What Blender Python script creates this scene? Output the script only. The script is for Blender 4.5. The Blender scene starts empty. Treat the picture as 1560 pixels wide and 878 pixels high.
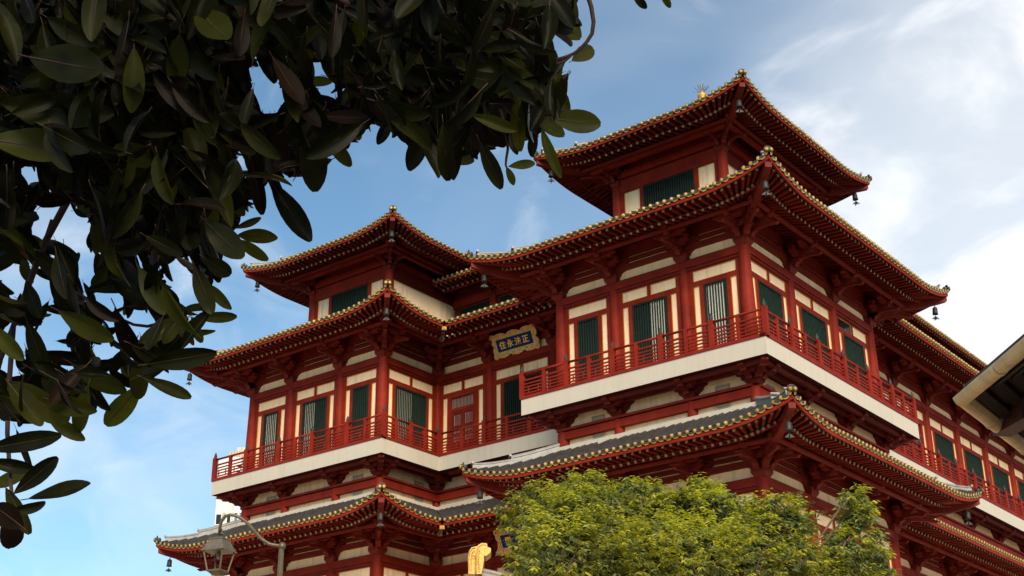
import bpy, math, random
import numpy as np
from mathutils import Vector, Matrix
random.seed(11)
PI = math.pi
R = math.radians
SC = bpy.context.scene
COL = SC.collection

# ------------------------------------------------------------------ camera
CAM = Vector((17.5721, -34.3257, -14.9041))
CR = Vector((0.78524154, 0.61913816, -0.00797868))
CU = Vector((0.25247523, -0.30839069, 0.91714309))
CF = Vector((-0.56537773, 0.72219327, 0.39847823))
FPX = 2139.75                      # focal length in photograph pixels (1560 wide)
cd = bpy.data.cameras.new('camera')
cam = bpy.data.objects.new('camera', cd)
COL.objects.link(cam)
cam.matrix_world = Matrix(((CR.x, CU.x, -CF.x, CAM.x), (CR.y, CU.y, -CF.y, CAM.y), (CR.z, CU.z, -CF.z, CAM.z), (0, 0, 0, 1)))
cd.sensor_width = 36.0
cd.lens = FPX / 1560 * 36
cd.clip_start = 0.1
cd.clip_end = 3000
SC.camera = cam

# ------------------------------------------------------------------ light
SUN_EL, SUN_AZ = R(32), R(130)     # azimuth measured from +y towards +x
w = bpy.data.worlds.new('World')
SC.world = w
w.use_nodes = True
nt = w.node_tree
nt.nodes.clear()
N = nt.nodes.new
out = N('ShaderNodeOutputWorld'); bg = N('ShaderNodeBackground'); sky = N('ShaderNodeTexSky')
sky.sky_type = 'NISHITA'; sky.sun_disc = False
sky.sun_elevation = SUN_EL
sky.sun_rotation = SUN_AZ
sky.air_density = 0.85; sky.dust_density = 0.1; sky.ozone_density = 1.5
bg.inputs[1].default_value = 0.072
tc = N('ShaderNodeTexCoord')
def wnoise(scale, stretch, rot, detail, dist, lo, hi, off=(0, 0, 0)):
    mp = N('ShaderNodeMapping'); mp.inputs['Scale'].default_value = stretch; mp.inputs['Rotation'].default_value = rot; mp.inputs['Location'].default_value = off
    nz = N('ShaderNodeTexNoise'); nz.inputs['Scale'].default_value = scale; nz.inputs['Detail'].default_value = detail
    nz.inputs['Roughness'].default_value = 0.55; nz.inputs['Distortion'].default_value = dist
    mr = N('ShaderNodeMapRange'); mr.interpolation_type = 'SMOOTHSTEP'
    mr.inputs['From Min'].default_value = lo; mr.inputs['From Max'].default_value = hi
    nt.links.new(tc.outputs['Generated'], mp.inputs['Vector']); nt.links.new(mp.outputs[0], nz.inputs['Vector']); nt.links.new(nz.outputs['Fac'], mr.inputs['Value'])
    return mr.outputs[0]
def wmath(op, a, b=None, clamp=False):
    m = N('ShaderNodeMath'); m.operation = op; m.use_clamp = clamp
    for i, x in enumerate((a, b)):
        if x is None: continue
        if isinstance(x, (int, float)): m.inputs[i].default_value = x
        else: nt.links.new(x, m.inputs[i])
    return m.outputs[0]
def wdir(v, lo, hi):
    vm = N('ShaderNodeVectorMath'); vm.operation = 'DOT_PRODUCT'; vm.inputs[1].default_value = Vector(v).normalized()
    nt.links.new(tc.outputs['Generated'], vm.inputs[0])
    mr = N('ShaderNodeMapRange'); mr.interpolation_type = 'SMOOTHSTEP'
    mr.inputs['From Min'].default_value = lo; mr.inputs['From Max'].default_value = hi
    nt.links.new(vm.outputs['Value'], mr.inputs['Value'])
    return mr.outputs[0]
def pix_dir(u, v):
    return (CF + CR * ((u - 780) / FPX) - CU * ((v - 439) / FPX)).normalized()
bank = wdir(pix_dir(1720, 350), 0.952, 0.998)          # the bright cloud bank low on the right
n_bank = wnoise(4.2, (1, 1.8, 2.2), (0.5, 0.35, 0.9), 7, 0.7, 0.36, 0.64)
n_wisp = wnoise(4.0, (1, 2.8, 3.4), (0.5, 0.35, 0.9), 7, 0.9, 0.50, 0.84, (0.4, 0.1, 0))
n_soft = wnoise(2.4, (1, 1, 1.5), (0, 0, 0.4), 4, 0.3, 0.40, 0.75, (1.7, 0, 0.6))
c1 = wmath('MULTIPLY', bank, wmath('ADD', wmath('MULTIPLY', n_bank, 0.50), 0.60))
c2 = wmath('MULTIPLY', n_wisp, 0.50)
c3 = wmath('MULTIPLY', n_soft, 0.16)
n_left = wnoise(5.0, (1, 1.5, 2.0), (0.2, 0.6, 0.3), 6, 0.5, 0.34, 0.72, (0.3, 0.9, 0.2))
c4 = wmath('MULTIPLY', wdir(pix_dir(80, 590), 0.984, 0.9995), wmath('ADD', wmath('MULTIPLY', n_left, 0.30), 0.0))
cl = wmath('ADD', wmath('ADD', wmath('ADD', c1, c2), c4), c3, True)
cl = wmath('MINIMUM', wmath('ADD', cl, 0.03), 0.90)
mx = N('ShaderNodeMix'); mx.data_type = 'RGBA'
tn = N('ShaderNodeMix'); tn.data_type = 'RGBA'; tn.blend_type = 'MULTIPLY'; tn.inputs['Factor'].default_value = 1.0; tn.inputs['B'].default_value = (0.78, 1.05, 1.03, 1)
nt.links.new(sky.outputs[0], tn.inputs['A'])
nt.links.new(cl, mx.inputs['Factor']); nt.links.new(tn.outputs['Result'], mx.inputs['A'])
mx.inputs['B'].default_value = (6.9, 6.95, 7.0, 1)
nt.links.new(mx.outputs['Result'], bg.inputs[0]); nt.links.new(bg.outputs[0], out.inputs[0])

sd = bpy.data.lights.new('sun', 'SUN'); sd.energy = 2.75; sd.angle = R(30); sd.color = (1.0, 0.87, 0.68)
sun = bpy.data.objects.new('sun', sd); COL.objects.link(sun)
tosun = Vector((math.sin(SUN_AZ) * math.cos(SUN_EL), math.cos(SUN_AZ) * math.cos(SUN_EL), math.sin(SUN_EL)))
sun.rotation_euler = tosun.to_track_quat('Z', 'Y').to_euler()
sun.location = (0, 0, 60)
SC.view_settings.view_transform = 'Standard'
SC.view_settings.look = 'None'
SC.view_settings.gamma = 1
SC.view_settings.use_curve_mapping = False
SC.view_settings.exposure = 1.2
SC.cycles.max_bounces = 8
SC.cycles.diffuse_bounces = 5

# ------------------------------------------------------------------ helpers
WM = {}
def link(o, parent=None, world=None):
    world = world or Matrix()
    COL.objects.link(o)
    if parent is not None:
        o.parent = parent
        o.matrix_basis = WM[parent.name].inverted() @ world
    else:
        o.matrix_basis = world
    WM[o.name] = world
    return o
def tag(o, label=None, cat=None, group=None, kind=None):
    if label: o['label'] = label
    if cat: o['category'] = cat
    if group: o['group'] = group
    if kind: o['kind'] = kind
    return o
def empty(name, loc, label, cat, group=None):
    o = bpy.data.objects.new(name, None); o.empty_display_size = 0.3
    link(o, None, Matrix.Translation(loc))
    return tag(o, label, cat, group)
def at(u, v, D):
    """point on the line of sight of photograph pixel (u, v), D metres deep"""
    return CAM + (CF + CR * ((u - 780) / FPX) - CU * ((v - 439) / FPX)) * D
def zat(p, v):
    """height at which the vertical line through p meets pixel row v"""
    k = (439 - v) / FPX; qx = p.x - CAM.x; qy = p.y - CAM.y
    a = k * (qx * CF.x + qy * CF.y) - (qx * CU.x + qy * CU.y)
    return CAM.z + a / (CU.z - k * CF.z)
def pix(p):
    q = Vector(p) - CAM; z = q.dot(CF)
    if z <= 0.01: return (-9999, -9999, z)
    return (780 + FPX * q.dot(CR) / z, 439 - FPX * q.dot(CU) / z, z)

class MB:
    def __init__(s): s.v = []; s.f = []; s.m = []
    def add(s, v, f, m=0, M=None):
        b = len(s.v)
        s.v += [tuple(M @ Vector(p)) if M is not None else tuple(p) for p in v]
        s.f += [tuple(b + i for i in q) for q in f]
        s.m += [m] * len(f) if isinstance(m, int) else list(m)
    def box(s, x0, x1, y0, y1, z0, z1, m=0, M=None, bottom=None):
        v = [(x, y, z) for z in (z0, z1) for y in (y0, y1) for x in (x0, x1)]
        f = [(0, 2, 3, 1), (4, 5, 7, 6), (0, 1, 5, 4), (1, 3, 7, 5), (3, 2, 6, 7), (2, 0, 4, 6)]
        mm = [m] * 6
        if bottom is not None: mm[0] = bottom
        s.add(v, f, mm, M)
    def sweep(s, secs, m=0, caps=True, closed=True):
        n = len(secs[0]); v = [p for q in secs for p in q]; f = []
        for i in range(len(secs) - 1):
            for j in range(n if closed else n - 1):
                k = (j + 1) % n
                f.append((i * n + j, i * n + k, (i + 1) * n + k, (i + 1) * n + j))
        if caps and closed:
            f.append(tuple(range(n - 1, -1, -1))); f.append(tuple((len(secs) - 1) * n + j for j in range(n)))
        s.add(v, f, m)
    def tube(s, pts, r, n=8, m=0, caps=True):
        pts = [Vector(p) for p in pts]; rr = r if isinstance(r, (list, tuple)) else [r] * len(pts)
        secs = []; prev = None
        for i, p in enumerate(pts):
            d = (pts[min(i + 1, len(pts) - 1)] - pts[max(i - 1, 0)]).normalized()
            if prev is None:
                a = d.orthogonal().normalized()
            else:
                a = (prev - d * prev.dot(d)).normalized()
            prev = a; b = d.cross(a)
            secs.append([tuple(p + (a * math.cos(2 * PI * k / n) + b * math.sin(2 * PI * k / n)) * rr[i]) for k in range(n)])
        s.sweep(secs, m, caps)
    def lathe(s, prof, n=12, m=0, M=None):
        v = [(r * math.cos(2 * PI * k / n), r * math.sin(2 * PI * k / n), z) for r, z in prof for k in range(n)]
        f = [(i * n + k, i * n + (k + 1) % n, (i + 1) * n + (k + 1) % n, (i + 1) * n + k) for i in range(len(prof) - 1) for k in range(n)]
        f.append(tuple(range(n - 1, -1, -1))); f.append(tuple((len(prof) - 1) * n + k for k in range(n)))
        s.add(v, f, m, M)
    def prism(s, poly, y0, y1, m=0, M=None):
        """polygon in (x, z), extruded along y"""
        n = len(poly)
        v = [(x, y0, z) for x, z in poly] + [(x, y1, z) for x, z in poly]
        f = [tuple(range(n)), tuple(range(2 * n - 1, n - 1, -1))] + [(i + n, (i + 1) % n + n, (i + 1) % n, i) for i in range(n)]
        s.add(v, f, m, M)
    def mesh(s, name, mats, smooth=False):
        me = bpy.data.meshes.new(name)
        me.from_pydata(s.v, [], s.f)
        for x in (mats if isinstance(mats, (list, tuple)) else [mats]): me.materials.append(x)
        if any(s.m): me.polygons.foreach_set('material_index', s.m)
        if smooth: me.polygons.foreach_set('use_smooth', [True] * len(s.f))
        return me
    def obj(s, name, mats, parent=None, world=None, smooth=False):
        return link(bpy.data.objects.new(name, s.mesh(name, mats, smooth)), parent, world)
def inst(name, me, parent, world): return link(bpy.data.objects.new(name, me), parent, world)
def frame(o, x, y, z):
    return Matrix(((x.x, y.x, z.x, o.x), (x.y, y.y, z.y, o.y), (x.z, y.z, z.z, o.z), (0, 0, 0, 1)))
def T(x, y, z): return Matrix.Translation((x, y, z))
def RZ(a): return Matrix.Rotation(a, 4, 'Z')

# ------------------------------------------------------------------ materials
def mat(name, col, rough=0.6, metal=0.0, var=0.18, scale=2.0, bump=0.0, bscale=40, stretch=(1, 1, 1), transl=0.0, spec=0.5, hue=None, rand=0.0, dirt=None):
    m = bpy.data.materials.new(name); m.use_nodes = True
    t = m.node_tree; b = t.nodes['Principled BSDF']; L = t.links.new; NN = t.nodes.new
    b.inputs['Roughness'].default_value = rough; b.inputs['Metallic'].default_value = metal
    b.inputs['Specular IOR Level'].default_value = spec
    g = NN('ShaderNodeNewGeometry'); mp = NN('ShaderNodeMapping'); mp.inputs['Scale'].default_value = stretch
    L(g.outputs['Position'], mp.inputs['Vector'])
    nz = NN('ShaderNodeTexNoise'); nz.inputs['Scale'].default_value = scale; nz.inputs['Detail'].default_value = 6; nz.inputs['Roughness'].default_value = 0.62
    L(mp.outputs[0], nz.inputs['Vector'])
    cr = NN('ShaderNodeValToRGB')
    c2 = hue or col
    cr.color_ramp.elements[0].position = 0.32; cr.color_ramp.elements[1].position = 0.70
    cr.color_ramp.elements[0].color = (*[x * (1 - var) for x in col], 1)
    cr.color_ramp.elements[1].color = (*[min(1, x * (1 + var)) for x in c2], 1)
    L(nz.outputs['Fac'], cr.inputs['Fac'])
    src = cr.outputs[0]
    if dirt:
        mp2 = NN('ShaderNodeMapping'); mp2.inputs['Scale'].default_value = (5, 5, 0.35)
        L(g.outputs['Position'], mp2.inputs['Vector'])
        n2 = NN('ShaderNodeTexNoise'); n2.inputs['Scale'].default_value = 1.3; n2.inputs['Detail'].default_value = 5
        L(mp2.outputs[0], n2.inputs['Vector'])
        mr = NN('ShaderNodeMapRange'); mr.inputs['From Min'].default_value = 0.5; mr.inputs['From Max'].default_value = 0.8; mr.inputs['To Max'].default_value = dirt[1]
        L(n2.outputs['Fac'], mr.inputs['Value'])
        mm = NN('ShaderNodeMix'); mm.data_type = 'RGBA'; mm.inputs['B'].default_value = (*dirt[0], 1)
        L(mr.outputs[0], mm.inputs['Factor']); L(src, mm.inputs['A']); src = mm.outputs['Result']
    if rand:
        oi = NN('ShaderNodeObjectInfo'); hs = NN('ShaderNodeHueSaturation')
        mr = NN('ShaderNodeMapRange'); mr.inputs['To Min'].default_value = 1 - rand; mr.inputs['To Max'].default_value = 1 + rand
        L(oi.outputs['Random'], mr.inputs['Value']); L(mr.outputs[0], hs.inputs['Value']); L(src, hs.inputs['Color']); src = hs.outputs[0]
    L(src, b.inputs['Base Color'])
    if bump:
        n3 = NN('ShaderNodeTexNoise'); n3.inputs['Scale'].default_value = bscale; n3.inputs['Detail'].default_value = 4
        L(g.outputs['Position'], n3.inputs['Vector'])
        bp = NN('ShaderNodeBump'); bp.inputs['Strength'].default_value = bump; bp.inputs['Distance'].default_value = 0.02
        L(n3.outputs['Fac'], bp.inputs['Height']); L(bp.outputs[0], b.inputs['Normal'])
    if transl:
        tr = NN('ShaderNodeBsdfTranslucent'); ms = NN('ShaderNodeMixShader'); ms.inputs[0].default_value = transl
        hs = NN('ShaderNodeHueSaturation'); hs.inputs['Value'].default_value = 1.6; hs.inputs['Saturation'].default_value = 1.1
        L(src, hs.inputs['Color']); L(hs.outputs[0], tr.inputs['Color'])
        L(b.outputs[0], ms.inputs[1]); L(tr.outputs[0], ms.inputs[2])
        L(ms.outputs[0], t.nodes['Material Output'].inputs['Surface'])
    return m
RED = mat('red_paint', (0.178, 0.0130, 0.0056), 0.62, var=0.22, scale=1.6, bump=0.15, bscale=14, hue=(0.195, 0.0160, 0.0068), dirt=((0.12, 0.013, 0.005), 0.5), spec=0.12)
REDD = mat('beam_and_shaded_red', (0.125, 0.0095, 0.004), 0.65, var=0.25, scale=2.2, bump=0.15, bscale=14, spec=0.2)  # darker red of beams; brackets, purlins, hip rafters take it as painted shade
RAFP = mat('shaded_red_rafter', (0.118, 0.0105, 0.005), 0.7, var=0.3, scale=2.2, spec=0.15)  # red paint darkened so the rafters carry the eave shade in their colour
SOF = mat('shaded_red_soffit', (0.055, 0.006, 0.0035), 0.75, var=0.25, scale=2.5, spec=0.15)  # red boards darkened further, shade beneath the roofs mixed into the colour
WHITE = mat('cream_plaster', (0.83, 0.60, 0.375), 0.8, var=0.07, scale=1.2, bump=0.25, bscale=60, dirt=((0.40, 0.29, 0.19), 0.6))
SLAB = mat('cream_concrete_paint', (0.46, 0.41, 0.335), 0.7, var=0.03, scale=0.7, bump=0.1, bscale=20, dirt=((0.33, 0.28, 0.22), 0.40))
GOLD = mat('gilded_tile_glaze', (0.42, 0.235, 0.045), 0.6, spec=0.2, rand=0.22, var=0.25, scale=9, bump=0.3, bscale=60, hue=(0.48, 0.29, 0.065))
PALEG = mat('pale_gilt_edge', (0.42, 0.32, 0.15), 0.55, var=0.2, scale=8)
TRIM = mat('yellow_trim_paint', (0.50, 0.20, 0.014), 0.5, var=0.15, scale=5)
TILE = mat('grey_glazed_tile', (0.034, 0.031, 0.029), 0.42, spec=0.35, var=0.3, scale=3.5, bump=0.2, bscale=25)
TILEL = mat('pale_grey_ridge', (0.20, 0.185, 0.165), 0.45, var=0.3, scale=5, bump=0.2, bscale=30)
PAN = mat('dark_pan_tile', (0.008, 0.0075, 0.007), 0.7, spec=0.1, var=0.3, scale=4, bump=0.3, bscale=30)
RIM = mat('dark_tile_rim', (0.05, 0.045, 0.04), 0.4, var=0.2)
RAFEND = mat('pale_rafter_end_paint', (0.21, 0.21, 0.165), 0.7, var=0.35, scale=6, hue=(0.26, 0.21, 0.12))
GREEN = mat('green_lattice_paint', (0.013, 0.024, 0.016), 0.6, spec=0.15, var=0.2, scale=4)
DARK = mat('dark_glass', (0.008, 0.012, 0.011), 0.08, var=0.1)
CURT = mat('pale_curtain', (0.80, 0.74, 0.62), 0.85, var=0.1, scale=1.5, stretch=(6, 6, 0.2))
GCURT = mat('grey_curtain', (0.34, 0.32, 0.27), 0.85, var=0.1, scale=1.5, stretch=(6, 6, 0.2))
GREENP = mat('dark_green_blind', (0.012, 0.019, 0.011), 0.7, spec=0.1, var=0.2, scale=3)
BRONZE = mat('dark_bronze', (0.022, 0.019, 0.016), 0.6, 0.1, var=0.3, scale=20)
VENT = mat('beige_vent_metal', (0.36, 0.31, 0.23), 0.5, var=0.1)
BLUE = mat('blue_lacquer', (0.001, 0.020, 0.13), 0.5, spec=0.15, var=0.3, scale=8)
GILT = mat('gilt_carving', (0.72, 0.46, 0.16), 0.5, 0.0, var=0.45, scale=22, bump=0.9, bscale=45, hue=(0.6, 0.40, 0.16))
GLET = mat('gold_lettering', (0.85, 0.50, 0.06), 0.5, 0.0, var=0.1)
BRIGHTG = mat('bright_gilding', (0.50, 0.29, 0.055), 0.42, 0.25, var=0.2, scale=14, bump=0.5, bscale=40)
LAMPM = mat('tan_lamp_metal', (0.10, 0.078, 0.045), 0.45, 0.25, var=0.25, scale=18, bump=0.2, bscale=60)
LAMPR = mat('grey_lamp_roof', (0.115, 0.098, 0.070), 0.5, 0.2, var=0.25, scale=14)
STONE = mat('stone_paving', (0.62, 0.44, 0.28), 0.85, var=0.25, scale=0.5, bump=0.3, bscale=6)
ASPH = mat('asphalt', (0.055, 0.055, 0.055), 0.9, var=0.2, scale=1.5, bump=0.3, bscale=40)
GUT = mat('beige_gutter_paint', (0.60, 0.42, 0.20), 0.5, var=0.15, scale=4, dirt=((0.2, 0.15, 0.09), 0.6))
TIMB = mat('dark_timber', (0.022, 0.014, 0.007), 0.75, spec=0.2, var=0.4, scale=6)
BROWN = mat('red_brown_timber', (0.055, 0.012, 0.006), 0.6, var=0.3, scale=5)
TERR = mat('terracotta_tile', (0.05, 0.025, 0.014), 0.8, var=0.3, scale=5)
CONC = mat('pale_tower_paint', (0.62, 0.57, 0.53), 0.8, var=0.06, scale=0.4, dirt=((0.45, 0.42, 0.4), 0.4))
GLASSB = mat('blue_window_glass', (0.10, 0.17, 0.30), 0.12, var=0.2)
PALEB = mat('pale_blue_cladding', (0.50, 0.56, 0.66), 0.5, var=0.08)
BARK = mat('brown_bark', (0.085, 0.055, 0.035), 0.85, var=0.4, scale=9, bump=0.6, bscale=30)
TWIG = mat('reddish_twig', (0.10, 0.040, 0.026), 0.7, var=0.35, scale=14)
LEAFD = mat('dark_glossy_leaf', (0.016, 0.0162, 0.0036), 0.4, var=0.4, scale=7, transl=0.10, rand=0.5, hue=(0.026, 0.024, 0.005), spec=0.10)
LEAFB = mat('brown_leaf_underside', (0.022, 0.011, 0.0045), 0.5, var=0.35, scale=7, transl=0.10, rand=0.4, spec=0.1)
LEAFY = mat('backlit_olive_leaf', (0.070, 0.070, 0.011), 0.45, var=0.3, scale=7, transl=0.6, rand=0.35, spec=0.2)
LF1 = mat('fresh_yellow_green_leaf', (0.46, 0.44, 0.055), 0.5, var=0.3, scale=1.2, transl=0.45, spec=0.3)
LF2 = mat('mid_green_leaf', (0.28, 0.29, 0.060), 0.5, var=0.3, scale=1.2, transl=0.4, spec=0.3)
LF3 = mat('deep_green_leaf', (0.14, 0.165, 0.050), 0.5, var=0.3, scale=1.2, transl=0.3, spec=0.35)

# ------------------------------------------------------------------ the setting
GZ = -16.5
g = MB(); g.box(-900, 900, -900, 900, GZ - 0.5, GZ, 0)
tag(g.obj('ground', ASPH), kind='structure')
g = MB(); g.box(-45, 9, -22, 60, GZ - 0.2, GZ + 0.12, 0)
tag(g.obj('pavement', STONE), kind='structure')
g = MB(); g.box(-90, 8, -60, -22.01, GZ - 0.1, GZ + 0.01, 0); g.box(9.01, 60, -22, 60, GZ - 0.1, GZ + 0.01, 0)
tag(g.obj('bounce_plaza', STONE), kind='structure')  # unseen light paving added to bounce warm light onto the temple

# ------------------------------------------------------------------ the temple: pools of alike pieces
TEMPLE = empty('temple', (-10, 10, GZ), 'red and cream Chinese temple with tiered gold edged roofs and balconies', 'temple')
POOL = {}
def piece(name, me, world, parent, vis=1.0, ref=None):
    u, v, z = pix(ref if ref is not None else world.translation)
    p = (z if z > 0 else 999) / max(vis, 1e-3)
    if not (-20 < u < 1580 and -20 < v < 898): p += 500
    POOL.setdefault(name, []).append((p, me, world, parent))
MESHNP = {}
def mesh_np(me):
    if me.name not in MESHNP:
        v = np.empty(len(me.vertices) * 3, np.float32); me.vertices.foreach_get('co', v)
        MESHNP[me.name] = (v.reshape(-1, 3), [tuple(p.vertices) for p in me.polygons], [p.material_index for p in me.polygons])
    return MESHNP[me.name]
def flush(limit=285):
    for name, L in POOL.items():
        L.sort(key=lambda x: x[0])
        for p, me, wmx, par in L[:limit]: inst(name, me, par, wmx)
        rest = {}
        for p, me, wmx, par in L[limit:]: rest.setdefault(tuple(m.name for m in me.materials), []).append((me, wmx))
        V = []; F = []; MI = []; mats = []
        for key, items in rest.items():
            mo = len(mats); mats += [bpy.data.materials[k] for k in key]
            for me, wmx in items:
                v, f, mi = mesh_np(me); b = sum(len(a) for a in V) if False else FL[0]
                A = np.array(wmx)
                V.append(v @ A[:3, :3].T + A[:3, 3]); F += [tuple(b + i for i in q) for q in f]; MI += [mo + i for i in mi]
                FL[0] += len(v)
        FL[0] = 0
        if V:
            V = np.concatenate(V)
            me = bpy.data.meshes.new(name); me.from_pydata(V.tolist(), [], F)
            for m in mats: me.materials.append(m)
            me.polygons.foreach_set('material_index', MI)
            tag(link(bpy.data.objects.new(name, me), TEMPLE, Matrix()), kind='stuff')
FL = [0]

# --- prototype meshes of roof pieces
def proto_round():
    b = MB(); n = 8; r = 0.066
    v = []; f = []
    for y in (0, 1):
        for k in range(n + 1):
            a = PI * (k / n) ; v.append((r * math.cos(a), y, r * math.sin(a) * 0.95))
    for k in range(n): f.append((k, k + 1, n + 2 + k, n + 1 + k))
    b.add(v, f, 0)
    # moulded end disc: dark rim and raised gold boss
    n = 12
    v = [(r * 1.12 * math.cos(2 * PI * k / n), 0, r * 1.12 * math.sin(2 * PI * k / n)) for k in range(n)]
    v += [(r * 0.88 * math.cos(2 * PI * k / n), -0.006, r * 0.88 * math.sin(2 * PI * k / n)) for k in range(n)]
    v += [(r * 0.50 * math.cos(2 * PI * k / n), -0.016, r * 0.50 * math.sin(2 * PI * k / n)) for k in range(n)]
    f = [(k, (k + 1) % n, n + (k + 1) % n, n + k) for k in range(n)]
    f2 = [(n + k, n + (k + 1) % n, 2 * n + (k + 1) % n, 2 * n + k) for k in range(n)] + [tuple(2 * n + k for k in range(n))]
    b.add(v, f + f2, [1] * n + [2] * (n + 1))
    return b.mesh('round_tile', [TILE, RIM, GOLD], True)
ROUND = proto_round()
def proto_roll():
    b = MB(); n = 6; r = 0.066; v = []; f = []
    for y in (0, 1):
        for k in range(n + 1):
            a = PI * k / n; v.append((r * math.cos(a), y, r * math.sin(a) * 0.95))
    for k in range(n): f.append((k, k + 1, n + 2 + k, n + 1 + k))
    b.add(v, f, 0)
    return b.mesh('round_tile_upper', TILE, True)
ROLL = proto_roll()
def proto_drip():
    b = MB(); n = 8; w_ = 0.10
    A = []; B = []; C_ = []
    for k in range(n + 1):
        x = -w_ + 2 * w_ * k / n; c = math.sqrt(max(0, 1 - (x / w_) ** 2))
        A.append((x, 0.02)); B.append((x, -0.012 - 0.040 * c)); C_.append((x, -0.018 - 0.066 * c))
    v = [(x, y, z) for y in (-0.012, 0.03) for row in (A, B, C_) for x, z in row]; m = n + 1; f = []; M_ = []
    for k in range(n):
        f.append((m + k, m + k + 1, k + 1, k)); M_.append(2)
        f.append((2 * m + k, 2 * m + k + 1, m + k + 1, m + k)); M_.append(0)
        f.append((5 * m + k, 5 * m + k + 1, 2 * m + k + 1, 2 * m + k)); M_.append(1)
    b.add(v, f, M_)
    return b.mesh('drip_tile', [GOLD, PALEG, RIM])
DRIP = proto_drip()
def proto_fly():
    b = MB(); b.box(-0.042, 0.042, 0, 1, -0.045, 0.045, 0)
    b.m[2] = 1
    return b.mesh('flying_rafter', [RAFP, RAFEND])
FLY = proto_fly()
def proto_raf():
    b = MB(); n = 8
    v = [(0.05 * math.cos(2 * PI * k / n), y, 0.05 * math.sin(2 * PI * k / n)) for y in (0, 1) for k in range(n)]
    f = [(k, (k + 1) % n, n + (k + 1) % n, n + k) for k in range(n)] + [tuple(range(n)), tuple(range(2 * n - 1, n - 1, -1))]
    b.add(v, f, [0] * n + [1, 0])
    return b.mesh('rafter', [RAFP, RAFEND])
RAF = proto_raf()
def yframe(p, q):
    """matrix whose y axis runs from p to q (length = distance), x level, z up"""
    y = q - p; yn = y.normalized(); x = yn.cross(Vector((0, 0, 1))).normalized(); z = x.cross(yn)
    return frame(p, x, y, z)

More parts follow.
